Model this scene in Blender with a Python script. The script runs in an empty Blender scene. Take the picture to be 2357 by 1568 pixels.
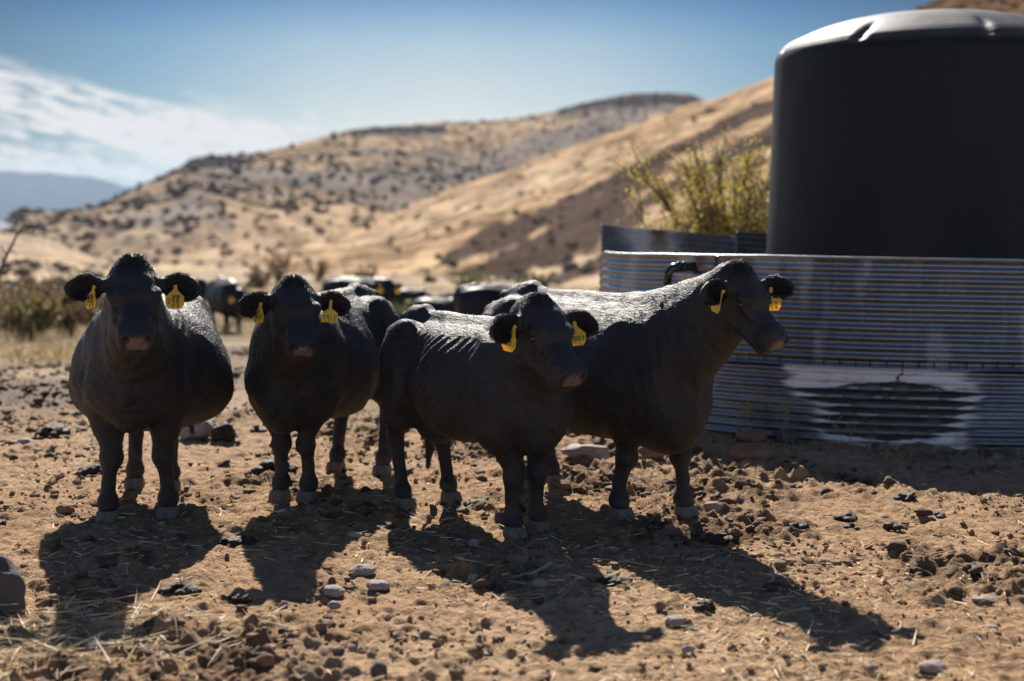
import bpy, math, random
import numpy as np
from mathutils import Vector, Matrix
random.seed(7); rng = np.random.default_rng(7)
S = bpy.context.scene
R = math.radians
# ------------------------------------------------------------------ camera, world, sun, exposure
CAMZ, PITCH, FPX = 1.75, R(5.30), 50/36*2357
cam_d = bpy.data.cameras.new('camera'); cam_d.lens = 50; cam_d.sensor_width = 36
cam_d.clip_start = .05; cam_d.clip_end = 60000
cam_d.dof.use_dof = True; cam_d.dof.focus_distance = 7.6; cam_d.dof.aperture_fstop = 1.3
cam = bpy.data.objects.new('camera', cam_d); S.collection.objects.link(cam)
cam.location = (0, 0, CAMZ); cam.rotation_euler = (R(90)-PITCH, 0, 0); S.camera = cam
SUN_AZ, SUN_EL = R(-7.5), R(38)          # azimuth from +y, negative = left
W = bpy.data.worlds.new('World'); S.world = W; W.use_nodes = True
SKY_STRENGTH = .080
def build_world():
    nt = W.node_tree; N = nt.nodes; L = nt.links
    for n in list(N): N.remove(n)
    out = N.new('ShaderNodeOutputWorld'); bg = N.new('ShaderNodeBackground')
    sky = N.new('ShaderNodeTexSky'); sky.sky_type = 'NISHITA'; sky.sun_disc = False
    sky.sun_elevation = SUN_EL; sky.sun_rotation = SUN_AZ
    sky.altitude = 1400; sky.air_density = 1.0; sky.dust_density = .55; sky.ozone_density = 2.2
    tc = N.new('ShaderNodeTexCoord')
    # high thin clouds: streaks low over the plain on the left
    sep = N.new('ShaderNodeSeparateXYZ'); L.new(tc.outputs['Generated'], sep.inputs[0])
    def m(op, a, b=None, c=None, clamp=False):
        n = N.new('ShaderNodeMath'); n.operation = op; n.use_clamp = clamp
        for i, v in enumerate((a, b, c)):
            if v is None: continue
            if isinstance(v, (int, float)): n.inputs[i].default_value = v
            else: L.new(v, n.inputs[i])
        return n.outputs[0]
    x, y, z = sep.outputs
    az = m('ARCTAN2', x, y)                                   # radians, + right
    el = m('ARCSINE', z)
    # sheared coordinate so streaks tilt down to the right
    elc = m('ADD', el, m('MULTIPLY', az, .20))
    comb = N.new('ShaderNodeCombineXYZ'); L.new(m('MULTIPLY', az, 9), comb.inputs[0]); L.new(m('MULTIPLY', elc, 62), comb.inputs[1])
    n1 = N.new('ShaderNodeTexNoise'); n1.inputs['Scale'].default_value = 1.0; n1.inputs['Detail'].default_value = 7; n1.inputs['Roughness'].default_value = .58
    L.new(comb.outputs[0], n1.inputs['Vector'])
    comb2 = N.new('ShaderNodeCombineXYZ'); L.new(m('MULTIPLY', az, 60), comb2.inputs[0]); L.new(m('MULTIPLY', elc, 160), comb2.inputs[1])
    n2 = N.new('ShaderNodeTexNoise'); n2.inputs['Scale'].default_value = 1.0; n2.inputs['Detail'].default_value = 6
    L.new(comb2.outputs[0], n2.inputs['Vector'])
    def band(v, c, wdt, soft):
        d = m('ABSOLUTE', m('SUBTRACT', v, c))
        mr = N.new('ShaderNodeMapRange'); mr.interpolation_type = 'SMOOTHSTEP'
        L.new(d, mr.inputs[0]); mr.inputs[1].default_value = wdt; mr.inputs[2].default_value = wdt+soft
        mr.inputs[3].default_value = 1; mr.inputs[4].default_value = 0
        return mr.outputs[0]
    def step(v, a, b):
        mr = N.new('ShaderNodeMapRange'); mr.interpolation_type = 'SMOOTHSTEP'
        L.new(v, mr.inputs[0]); mr.inputs[1].default_value = a; mr.inputs[2].default_value = b
        return mr.outputs[0]
    wob = m('MULTIPLY', m('SUBTRACT', n1.outputs[0], .5), .060)
    elw = m('ADD', elc, wob)
    b0 = m('MULTIPLY', band(elw, .0085, .0090, .019), 1.1)     # main bank
    left = m('SUBTRACT', 1, step(az, -.16, -.11))
    lowb = m('MULTIPLY', band(m('ADD', el, m('MULTIPLY', wob, .8)), .024, .005, .007), .85)
    low2 = m('MULTIPLY', band(m('ADD', el, m('MULTIPLY', wob, .5)), .037, .003, .006), .7)
    low3 = m('MULTIPLY', band(m('ADD', el, m('MULTIPLY', wob, .9)), .051, .003, .005), .75)
    low = m('MULTIPLY', m('ADD', m('ADD', lowb, low2), low3), left)
    tot = m('ADD', m('MULTIPLY', b0, m('SUBTRACT', 1, step(az, -.20, -.12))), low)
    strk = m('ADD', m('MULTIPLY', n2.outputs[0], 1.5), m('MULTIPLY', n1.outputs[0], 1.6))
    tot = m('MULTIPLY', tot, m('ADD', .12, m('MULTIPLY', step(strk, 1.12, 1.80), 1.0)), clamp=True)
    # small puffs near the ridge
    puff = m('MULTIPLY', m('MULTIPLY', band(el, .057, .004, .012), band(az, -.12, .03, .05)), step(n2.outputs[0], .5, .72))
    tot = m('MAXIMUM', tot, m('MULTIPLY', puff, .55))
    # sky darkens upward and sideways in view, vignette included; fill added overhead and behind
    def ramp(fac, stops):
        n = N.new('ShaderNodeValToRGB'); e = n.color_ramp.elements
        while len(e) < len(stops): e.new(.5)
        for i_, (p_, c_) in enumerate(stops): e[i_].position = p_; e[i_].color = (*c_, 1)
        L.new(fac, n.inputs[0]); return n.outputs[0]
    def mixc(f, a, b, mode='MIX'):
        n = N.new('ShaderNodeMix'); n.data_type = 'RGBA'; n.blend_type = mode
        for i_, v in ((0, f), (6, a), (7, b)):
            if isinstance(v, (int, float)): n.inputs[i_].default_value = v
            elif isinstance(v, tuple): n.inputs[i_].default_value = (*v, 1)
            else: L.new(v, n.inputs[i_])
        return n.outputs[2]
    k_ = 1/1.9
    up = ramp(m('DIVIDE', el, .50, clamp=True), [(p_, tuple(v*k_ for v in c_)) for p_, c_ in [(0, (1., .84, .76)), (.12, (.98, .82, .74)), (.18, (.92, .80, .71)), (.226, (.80, .76, .70)), (.262, (.54, .61, .65)), (.30, (.27, .40, .53)), (.38, (.14, .27, .40)), (.7, (.62, .74, .90)), (1, (.72, .82, .94))]])
    side = ramp(m('DIVIDE', m('ABSOLUTE', m('ADD', az, .04)), math.pi, clamp=True), [(0, (1, 1, 1)), (.030, (.86, .92, .96)), (.068, (.42, .62, .78)), (.127, (.10, .18, .29)), (.26, (1.6, 1.65, 1.7)), (1, (2.4, 2.4, 2.4))])
    sky2 = mixc(1., sky.outputs[0], up, 'MULTIPLY')
    sky2 = mixc(m('SUBTRACT', 1, step(el, .22, .40)), sky2, mixc(1., sky2, side, 'MULTIPLY'))
    mix = N.new('ShaderNodeMix'); mix.data_type = 'RGBA'
    L.new(tot, mix.inputs[0]); L.new(sky2, mix.inputs[6]); mix.inputs[7].default_value = (4.75, 4.65, 4.6, 1)
    L.new(mix.outputs[2], bg.inputs[0]); bg.inputs[1].default_value = SKY_STRENGTH
    L.new(bg.outputs[0], out.inputs[0])
build_world()
sd = bpy.data.lights.new('sun', 'SUN'); sd.energy = 4.8; sd.angle = R(.55); sd.color = (1, .93, .84)
so = bpy.data.objects.new('sun', sd); S.collection.objects.link(so)
sdir = Vector((math.sin(SUN_AZ)*math.cos(SUN_EL), math.cos(SUN_AZ)*math.cos(SUN_EL), math.sin(SUN_EL)))
so.rotation_euler = sdir.to_track_quat('Z', 'Y').to_euler()
S.view_settings.view_transform = 'Standard'; S.view_settings.look = 'None'
S.view_settings.exposure = 1.12; S.view_settings.gamma = 1
S.render.engine = 'CYCLES'
S.cycles.max_bounces = 5; S.cycles.volume_bounces = 0
# ------------------------------------------------------------------ helpers
def ray(px, py):
    """direction through the point (px, py) of the 2357x1568 view of the photograph"""
    a = (px-1178.5)/FPX; b = -(py-784)/FPX
    return np.array([a, math.cos(PITCH)+b*math.sin(PITCH), -math.sin(PITCH)+b*math.cos(PITCH)])
def at(px, py, Y):
    d = ray(px, py); t = Y/d[1]
    return np.array([d[0]*t, Y, CAMZ+d[2]*t])
def gnd(px, py, z=0):
    d = ray(px, py); t = (z-CAMZ)/d[2]
    return np.array([d[0]*t, d[1]*t, z])
def hash3(i, j, k, s):
    n = (i*73856093) ^ (j*19349663) ^ (k*83492791) ^ (s*2654435)
    n = (n ^ (n >> 13)) & 0x7fffffff
    n = (n*(n*n*15731+789221)+1376312589) & 0x7fffffff
    return n/1073741824.0-1.0
def noise(P, s=0):
    P = np.asarray(P, dtype=np.float64)
    if P.shape[-1] == 2: P = np.concatenate([P, np.zeros(P.shape[:-1]+(1,))+.37], -1)
    f = np.floor(P); I = f.astype(np.int64); u = P-f; u = u*u*u*(u*(u*6-15)+10)
    r = 0
    for a in (0, 1):
        wa = u[..., 0] if a else 1-u[..., 0]
        for b in (0, 1):
            wb = u[..., 1] if b else 1-u[..., 1]
            for c in (0, 1):
                wc = u[..., 2] if c else 1-u[..., 2]
                r = r+wa*wb*wc*hash3(I[..., 0]+a, I[..., 1]+b, I[..., 2]+c, s)
    return r
def fbm(P, o=4, s=0, g=.5):
    r = 0; a = 1; P = np.asarray(P, dtype=np.float64)
    for i in range(o):
        r = r+a*noise(P*2.0**i+i*17.3, s+i); a *= g
    return r
def sm(a, b, x):
    t = np.clip((x-a)/(b-a), 0, 1); return t*t*(3-2*t)
def mesh_np(name, V, F, mat=None, parent=None, smooth=True, col=None, loc=None, quads=None):
    """one mesh object from numpy arrays; F an (n,3) or (n,4) array, or a list of such arrays"""
    V = np.asarray(V, dtype=np.float32); Fs = F if isinstance(F, list) else [F]
    me = bpy.data.meshes.new(name)
    me.vertices.add(len(V)); me.vertices.foreach_set('co', V.ravel())
    loops = np.concatenate([f.astype(np.int32).ravel() for f in Fs])
    tot = np.concatenate([np.full(len(f), f.shape[1], dtype=np.int32) for f in Fs])
    st = np.concatenate([[0], np.cumsum(tot)[:-1]]).astype(np.int32)
    me.loops.add(len(loops)); me.loops.foreach_set('vertex_index', loops)
    me.polygons.add(len(tot)); me.polygons.foreach_set('loop_start', st); me.polygons.foreach_set('loop_total', tot)
    me.polygons.foreach_set('use_smooth', np.full(len(tot), smooth, dtype=bool))
    me.update(calc_edges=True); me.validate()
    if col is not None:
        at_ = me.color_attributes.new('col', 'FLOAT_COLOR', 'POINT')
        c = np.ones((len(V), 4), dtype=np.float32); c[:, :col.shape[1]] = col
        at_.data.foreach_set('color', c.ravel())
    if mat: me.materials.append(mat)
    o = bpy.data.objects.new(name, me); S.collection.objects.link(o)
    if parent is not None: o.parent = parent
    if loc is not None: o.location = loc
    return o
def empty(name, loc=(0, 0, 0), rz=0):
    o = bpy.data.objects.new(name, None); S.collection.objects.link(o)
    o.location = [float(v) for v in loc]; o.rotation_euler = (0, 0, rz); o.empty_display_size = .2
    return o
def tag(o, label=None, cat=None, group=None, kind=None):
    if label: o['label'] = label
    if cat: o['category'] = cat
    if group: o['group'] = group
    if kind: o['kind'] = kind
    return o
class MB:
    def __init__(s): s.v = []; s.f = []; s.n = 0
    def add(s, V, F):
        V = np.asarray(V, float); s.v.append(V); 
        for f in F: s.f.append([i+s.n for i in f])
        s.n += len(V)
    def tube(s, pts, rad, n=8, caps=True):
        pts = [Vector(p) for p in pts]; 
        if isinstance(rad, (int, float)): rad = [rad]*len(pts)
        V = []; prev = None
        for i, p in enumerate(pts):
            t = (pts[min(i+1, len(pts)-1)]-pts[max(i-1, 0)]).normalized()
            if prev is None:
                a = Vector((0, 0, 1)) if abs(t.z) < .9 else Vector((1, 0, 0))
                u = t.cross(a).normalized()
            else: u = (prev-t*prev.dot(t)).normalized()
            prev = u; w = t.cross(u)
            for k in range(n):
                an = 2*math.pi*k/n; V.append(p+(u*math.cos(an)+w*math.sin(an))*rad[i])
        F = [[i*n+k, i*n+(k+1) % n, (i+1)*n+(k+1) % n, (i+1)*n+k] for i in range(len(pts)-1) for k in range(n)]
        if caps: F += [list(range(n))[::-1], [(len(pts)-1)*n+k for k in range(n)]]
        s.add([tuple(v) for v in V], F)
    def build(s, name, mat, parent=None, smooth=True, bevel=0):
        me = bpy.data.meshes.new(name); me.from_pydata(np.concatenate(s.v).tolist(), [], s.f); me.update()
        me.polygons.foreach_set('use_smooth', [smooth]*len(me.polygons))
        if mat: me.materials.append(mat)
        o = bpy.data.objects.new(name, me); S.collection.objects.link(o)
        if parent is not None: o.parent = parent
        if bevel:
            b = o.modifiers.new('bevel', 'BEVEL'); b.width = bevel; b.segments = 2
        return o
# ------------------------------------------------------------------ materials
class NT:
    def __init__(s, name):
        s.m = bpy.data.materials.new(name); s.m.use_nodes = True; s.t = s.m.node_tree; s.N = s.t.nodes; s.L = s.t.links
        s.p = s.N['Principled BSDF']; s.out = s.N['Material Output']
        s.tc = s.N.new('ShaderNodeTexCoord')
    def new(s, k): return s.N.new(k)
    def set(s, inp, v):
        if isinstance(v, bpy.types.NodeSocket): s.L.new(v, inp)
        elif isinstance(v, tuple) and len(v) == 3 and inp.type == 'RGBA': inp.default_value = (*v, 1)
        else: inp.default_value = v
    def P(s, **k):
        for n, v in k.items(): s.set(s.p.inputs[n.replace('_', ' ')], v)
    def noise(s, scale, detail=4, rough=.5, vec=None, stretch=None):
        v = vec or s.tc.outputs['Object']
        if stretch:
            mp = s.new('ShaderNodeMapping'); mp.inputs['Scale'].default_value = stretch; s.L.new(v, mp.inputs[0]); v = mp.outputs[0]
        n = s.new('ShaderNodeTexNoise'); n.inputs['Scale'].default_value = scale
        n.inputs['Detail'].default_value = detail; n.inputs['Roughness'].default_value = rough
        s.L.new(v, n.inputs['Vector']); return n.outputs['Fac']
    def vor(s, scale, feature='F1', vec=None):
        n = s.new('ShaderNodeTexVoronoi'); n.inputs['Scale'].default_value = scale; n.feature = feature
        s.L.new(vec or s.tc.outputs['Object'], n.inputs['Vector']); return n
    def ramp(s, fac, stops):
        n = s.new('ShaderNodeValToRGB'); e = n.color_ramp.elements
        while len(e) < len(stops): e.new(.5)
        for i, (p, c) in enumerate(stops):
            e[i].position = p; e[i].color = (*c, 1) if isinstance(c, tuple) else (c, c, c, 1)
        s.L.new(fac, n.inputs[0]); return n.outputs[0]
    def mix(s, f, a, b, mode='MIX'):
        n = s.new('ShaderNodeMix'); n.data_type = 'RGBA'; n.blend_type = mode
        s.set(n.inputs[0], f); s.set(n.inputs[6], a); s.set(n.inputs[7], b); return n.outputs[2]
    def math(s, op, a, b=0., clamp=False):
        n = s.new('ShaderNodeMath'); n.operation = op; n.use_clamp = clamp; s.set(n.inputs[0], a); s.set(n.inputs[1], b); return n.outputs[0]
    def attr(s, name='col'):
        n = s.new('ShaderNodeAttribute'); n.attribute_name = name; return n.outputs['Color']
    def bump(s, h, strength=.5, dist=.01, normal=None):
        n = s.new('ShaderNodeBump'); n.inputs['Strength'].default_value = strength; n.inputs['Distance'].default_value = dist
        s.L.new(h, n.inputs['Height'])
        if normal is not None: s.L.new(normal, n.inputs['Normal'])
        s.L.new(n.outputs[0], s.p.inputs['Normal']); return n.outputs[0]
def mk_ground():
    t = NT('dirt'); c = t.attr()
    n1 = t.noise(14, 6, .65); n2 = t.noise(90, 4, .6); n3 = t.noise(2.2, 3)
    k = t.ramp(n1, [(.3, (.62, .60, .58)), (.55, (1, 1, 1)), (.75, (1.25, 1.22, 1.15))])
    c2 = t.mix(1., c, k, 'MULTIPLY')
    sp = t.ramp(t.vor(38).outputs['Distance'], [(.0, (.62, .58, .55)), (.16, (1, 1, 1))])
    c2 = t.mix(.45, c2, t.mix(1., c2, sp, 'MULTIPLY'))
    t.P(Base_Color=c2, Roughness=.95, Specular_IOR_Level=.12)
    h = t.math('ADD', t.math('MULTIPLY', n1, 1.), t.math('MULTIPLY', n2, .35))
    t.bump(h, 1., .05); return t.m
def mk_hill(scale):
    t = NT('hillside'); c = t.attr()
    n = t.noise(scale, 5, .6)
    t.P(Base_Color=t.mix(1., c, t.ramp(n, [(.35, (.72, .70, .70)), (.6, (1.12, 1.1, 1.08))]), 'MULTIPLY'), Roughness=1., Specular_IOR_Level=0.)
    return t.m
def mk_plain(name, c, rough=.9, var=.25, scale=20, spec=.2):
    t = NT(name); n = t.noise(scale, 4, .6)
    lo = tuple(v*(1-var) for v in c); hi = tuple(v*(1+var) for v in c)
    t.P(Base_Color=t.ramp(n, [(.3, lo), (.7, hi)]), Roughness=rough, Specular_IOR_Level=spec); return t
def mk_hide():
    t = NT('hide'); c = t.attr()
    n = t.noise(9, 5, .6); f = t.noise(160, 3, .7, stretch=(.25, 1, .45))
    t.P(Base_Color=t.mix(.35, c, t.mix(1., c, t.ramp(n, [(.3, (.55, .5, .5)), (.7, (1.5, 1.4, 1.35))]), 'MULTIPLY')),
        Roughness=t.ramp(f, [(.3, .50), (.7, .68)]), Specular_IOR_Level=.36, Sheen_Weight=.0, Sheen_Roughness=.45)
    g2 = t.noise(46, 4, .65, stretch=(.35, 1, .55)); t.bump(t.math('ADD', t.math('MULTIPLY', f, .6), t.math('MULTIPLY', g2, 1.6)), .85, .011); return t.m
def mk_hair(name, c, rough=.42):
    t = NT(name); t.P(Base_Color=t.attr() if c is None else c, Roughness=rough, Specular_IOR_Level=.28); return t.m
def mk_tag():
    t = NT('tag_plastic'); n = t.noise(40, 3)
    c = t.ramp(n, [(.3, (.95, .66, .07)), (.7, (1., .74, .10))])
    t.P(Base_Color=c, Roughness=.45, Specular_IOR_Level=.4)
    tr = t.new('ShaderNodeBsdfTranslucent'); tr.inputs[0].default_value = (1., .66, .06, 1)
    mx = t.new('ShaderNodeMixShader'); mx.inputs[0].default_value = .38
    t.L.new(t.p.outputs[0], mx.inputs[1]); t.L.new(tr.outputs[0], mx.inputs[2]); t.L.new(mx.outputs[0], t.out.inputs[0]); return t.m
def mk_leaf(name, c, tr=.35):
    t = NT(name); a = t.attr()
    t.P(Base_Color=a if c is None else c, Roughness=.6, Specular_IOR_Level=.25)
    b = t.new('ShaderNodeBsdfTranslucent'); t.set(b.inputs[0], a if c is None else c)
    mx = t.new('ShaderNodeMixShader'); mx.inputs[0].default_value = tr
    t.L.new(t.p.outputs[0], mx.inputs[1]); t.L.new(b.outputs[0], mx.inputs[2]); t.L.new(mx.outputs[0], t.out.inputs[0]); return t.m
def mk_galv():
    t = NT('galvanised_steel'); a = t.attr(); sp = t.new('ShaderNodeSeparateColor'); t.L.new(a, sp.inputs[0])
    white, dark, rust = sp.outputs
    n = t.noise(5, 5, .65); st = t.noise(22, 4, .6, stretch=(1, 1, .12)); v = t.vor(45)
    base = t.ramp(n, [(.3, (.21, .225, .25)), (.7, (.30, .315, .345))])
    base = t.mix(.15, base, v.outputs['Color'], 'MULTIPLY')
    base = t.mix(t.ramp(st, [(.55, 0.), (.8, .35)]), base, (.55, .54, .52))
    wf = t.math('MULTIPLY', white, t.ramp(t.noise(30, 5, .7, stretch=(.35, .35, 1.6)), [(.3, .55), (.5, 1.)]), True)
    df = dark
    base = t.mix(wf, base, (.74, .72, .72)); base = t.mix(df, base, (.035, .033, .034)); base = t.mix(rust, base, (.22, .085, .03))
    cover = t.math('MAXIMUM', t.math('MAXIMUM', wf, df), rust)
    t.P(Base_Color=base, Metallic=t.math('SUBTRACT', .95, t.math('MULTIPLY', cover, .8), True),
        Roughness=t.math('ADD', t.ramp(n, [(.3, .34), (.7, .46)]), t.math('MULTIPLY', cover, .25), True))
    t.bump(t.noise(60, 4), .18, .004); return t.m
def mk_plastic():
    t = NT('black_plastic'); n = t.noise(3.2, 6, .6, stretch=(1, 1, .35)); n2 = t.noise(90, 3)
    geo = t.new('ShaderNodeNewGeometry'); s = t.new('ShaderNodeSeparateXYZ'); t.L.new(geo.outputs['Normal'], s.inputs[0])
    dust = t.math('MULTIPLY', t.ramp(s.outputs[2], [(.25, 0.), (.8, .75)]), t.ramp(n, [(.3, .6), (.7, 1.)]))
    side = t.ramp(n, [(.45, 0.), (.85, .22)])
    c = t.mix(side, (.008, .0084, .0095), (.040, .039, .038))
    c = t.mix(dust, c, (.12, .112, .108))
    t.P(Base_Color=c, Roughness=t.ramp(n, [(.3, .45), (.7, .60)]), Specular_IOR_Level=.22)
    t.bump(t.math('ADD', n2, t.math('MULTIPLY', n, 2.)), .25, .006); return t.m
def mk_stone(name, a, b):
    t = NT(name); n = t.noise(9, 6, .65); n2 = t.noise(60, 4, .6)
    t.P(Base_Color=t.mix(.4, t.ramp(n, [(.3, a), (.7, b)]), t.ramp(n2, [(.3, a), (.7, b)])), Roughness=.85, Specular_IOR_Level=.3)
    t.bump(t.math('ADD', n, t.math('MULTIPLY', n2, .3)), .6, .012); return t.m
M = dict(
    ground=mk_ground(), hill=mk_hill(.05), hide=mk_hide(), hair=mk_hair('coat_hair', None, .50),
    tag=mk_tag(), ink=mk_plain('marker_ink', (.012, .010, .012), .5).m, galv=mk_galv(), plastic=mk_plastic(),
    leaf=mk_leaf('leaves', None), straw=mk_leaf('straw_blades', None, .25),
    stone=mk_stone('grey_stone', (.19, .15, .13), (.36, .30, .26)), redstone=mk_stone('red_stone', (.16, .075, .05), (.27, .15, .10)),
    darkstone=mk_stone('dark_rock', (.05, .045, .042), (.12, .105, .10)),
    dung=mk_stone('dung', (.018, .013, .009), (.06, .042, .028)),
    darkclod=mk_stone('dark_clods', (.045, .028, .017), (.14, .088, .05)),
    clod=mk_stone('clods', (.15, .09, .052), (.29, .185, .11)),
    hoof=mk_stone('horn', (.10, .085, .074), (.20, .17, .15)),
    pipe=mk_plain('black_pipe', (.012, .012, .012), .22, spec=.6).m,
    twig=mk_plain('twigs', (.11, .085, .065), .8).m,
)
M['dung'].node_tree.nodes['Principled BSDF'].inputs['Roughness'].default_value = .72
M['dung'].node_tree.nodes['Principled BSDF'].inputs['Specular IOR Level'].default_value = .25
# ------------------------------------------------------------------ terrain
def gz(x, y):
    """ground height"""
    x = np.asarray(x, float); y = np.asarray(y, float)
    r = np.sqrt(x*x+y*y); az = np.arctan2(x, y)
    z = np.interp(r, [0, 10.8, 14, 30, 60, 130, 220, 330, 600, 1500, 2500, 60000], [0, 0, -.06, -.86, -2.0, -4.2, -5.2, -9, -24, -62, -64, -64])
    z = z+.22*noise(np.stack([x*.05, y*.05], -1), 3)*sm(13, 40, r)
    # left part rises a little before it falls away to the plain
    z = z+np.interp(az, [-.5, -.36, -.318, -.285], [4.6, 3.9, 2.7, 0])*sm(60, 200, r)*(1-sm(220, 330, r))
    return z
def rough(x, y):
    P = np.stack([x, y], -1)
    a = fbm(P*2.2, 3, 11)*.014
    ch = .55+1.3*sm(-.1, .55, fbm(P*.9, 3, 13)+.25*noise(P*4, 15))
    b = np.maximum(fbm(P*8.5, 3, 21, .6)-.05, -.25)*.032*ch
    c = (noise(P*22, 31)*.0135+noise(P*44, 33)*.0080)*(.7+.5*ch)
    return a+b+c
# columns denser in front of the camera
th = np.concatenate([np.linspace(-math.pi, -.62, 60, endpoint=False), np.linspace(-.62, -.40, 30, endpoint=False), np.linspace(-.40, .40, 420, endpoint=False),
                     np.linspace(.40, .62, 30, endpoint=False), np.linspace(.62, math.pi, 61)])
rr = np.concatenate([[.05, .6, 1.4, 2.3, 3.0], np.geomspace(3.4, 12.5, 620, endpoint=False), np.geomspace(12.5, 40, 150, endpoint=False), np.geomspace(40, 400, 90, endpoint=False), np.geomspace(400, 14000, 40)])
TH, RR = np.meshgrid(th, rr)
GX = RR*np.sin(TH); GY = RR*np.cos(TH)
fade = 1-sm(12, 40, RR)
GZ = gz(GX, GY)+rough(GX, GY)*fade*np.where(np.abs(TH) < .6, 1, .0)+fbm(np.stack([GX*.4, GY*.4], -1), 3, 5)*.05*sm(12, 30, RR)*(1-sm(200, 500, RR))
def ground_colour(X, Y):
    r = np.sqrt(X*X+Y*Y); P = np.stack([X, Y], -1); az = np.arctan2(X, Y)
    soil = np.array([.405, .255, .143]); manure = np.array([.105, .062, .035]); dust = np.array([.50, .345, .215])
    grass = np.array([.47, .345, .20]); dark = np.array([.20, .155, .115]); plain = np.array([.20, .19, .20])
    n = fbm(P*.9, 4, 41); n2 = fbm(P*3.1, 4, 43); n5 = fbm(P*np.array([1.0, .5]), 4, 53)
    chm = sm(0, .55, fbm(P*.9, 3, 13)+.25*noise(P*4, 15)); m1 = np.maximum(sm(-.05, .75, n2+.4*n)*.6, chm)[..., None]*sm(.6, -.3, fbm(P*6, 3, 45))[..., None]*1.2; m1 = np.clip(m1, 0, 1.2); m2 = sm(.1, .9, -n+.2*n2)[..., None]
    c = soil*(1-m1*.6)+manure*m1*.6; c = c*(1-m2*.55)+dust*m2*.55
    wl = sm(-.6, .6, (n+1.2*sm(-1.5, -4.0, X)))[..., None]*sm(8.2, 10.5, r)[..., None]*.5
    c = c*(1-wl)+dust*wl
    far = sm(10.2, 15, r)[..., None]
    g2 = fbm(P*.22, 4, 47); g = sm(-.5, .6, g2)[..., None]
    fc = grass*g+dark*(1-g); tr = sm(.25, .7, fbm(P*np.array([.35, .12]), 3, 49))[..., None]
    fc = fc*(1-tr*.5)+np.array([.55, .43, .29])*tr*.5
    fd_ = sm(.0, .5, n5)[..., None]*.65; fc = fc*(1-fd_)+np.array([.20, .135, .085])*fd_
    c = c*(1-far)+fc*far
    pf = sm(500, 1400, r)[..., None]; band = sm(-.2, .5, noise(np.stack([r*.0016, az*.6], -1), 51))[..., None]
    return c*(1-pf)+(plain*.6*(1-band)+np.array([.34, .31, .28])*band)*pf
nr, nc = RR.shape
idx = np.arange(nr*nc).reshape(nr, nc)
F = np.stack([idx[:-1, :-1], idx[:-1, 1:], idx[1:, 1:], idx[1:, :-1]], -1).reshape(-1, 4)[:, ::-1]
ground = mesh_np('ground', np.stack([GX, GY, GZ], -1).reshape(-1, 3), F, M['ground'], col=ground_colour(GX, GY).reshape(-1, 3))
tag(ground, 'trodden brown dirt of the cattle yard running out to dry grass', kind='structure')

def hill(name, az_px, sky_y, foot_px, foot_d, crest_px, crest_d, rows, cols, shape, paint, label, bumps, seed, a0, a1):
    """hillside: for each bearing, foot distance and crest distance with the crest at the skyline's elevation"""
    px = np.linspace(a0, a1, cols)
    sy = np.interp(px, az_px, sky_y)
    fd = np.interp(px, foot_px, foot_d); cd = np.interp(px, crest_px, crest_d)
    t = np.concatenate([np.linspace(0, 1, rows), 1+np.linspace(.02, .5, 12)])
    T, PX = np.meshgrid(t, px, indexing='ij')
    dirs = np.stack([ray(p, y) for p, y in zip(px, sy)])
    hx = dirs[:, 0]/dirs[:, 1]; el = dirs[:, 2]/dirs[:, 1]
    Y = fd[None]+(cd-fd)[None]*T
    X = Y*hx[None]
    zc = CAMZ+el*cd; zf = gz(hx*fd, fd)-1.5
    prof = np.where(T <= 1, shape(np.minimum(T, 1)), 1-1.6*(T-1))
    Z = zf[None]+(zc-zf)[None]*prof
    env = np.sin(np.clip(T, 0, 1)*math.pi)**.7*.9+.1*np.clip(T, 0, 1)
    P = np.stack([X, Y, Z*0], -1)
    Z = Z+bumps(X, Y, T, PX)*env
    sc = np.abs(zc-zf)[None]
    D = np.stack([X, Y, Z], -1)
    # seen position in the photograph, for laying out scrub belts, outcrops and painted gully shade
    rel = D-np.array([0, 0, CAMZ]); fw = rel[..., 1]*math.cos(PITCH)-rel[..., 2]*math.sin(PITCH); up = rel[..., 1]*math.sin(PITCH)+rel[..., 2]*math.cos(PITCH)
    VX = 1178.5+FPX*rel[..., 0]/fw; VY = 784-FPX*up/fw
    C = paint(D, T, VX, VY)
    n0, n1 = T.shape; I = np.arange(n0*n1).reshape(n0, n1)
    Fq = np.stack([I[:-1, :-1], I[:-1, 1:], I[1:, 1:], I[1:, :-1]], -1).reshape(-1, 4)
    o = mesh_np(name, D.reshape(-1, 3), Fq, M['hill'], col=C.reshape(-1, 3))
    tag(o, label, kind='structure'); return o, D, T, C, VX, VY
TAN = np.array([.345, .26, .178]); PALE = np.array([.40, .305, .208]); SCR = np.array([.19, .17, .155]); RED = np.array([.15, .095, .07])
def seg_dist(VX, VY, pts):
    d = np.full(VX.shape, 1e9)
    for (x0, y0, w0), (x1, y1, w1) in zip(pts[:-1], pts[1:]):
        dx, dy = x1-x0, y1-y0; t = np.clip(((VX-x0)*dx+(VY-y0)*dy)/(dx*dx+dy*dy), 0, 1)
        d = np.minimum(d, np.hypot(VX-x0-t*dx, VY-y0-t*dy)/(w0+(w1-w0)*t))
    return d
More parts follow.
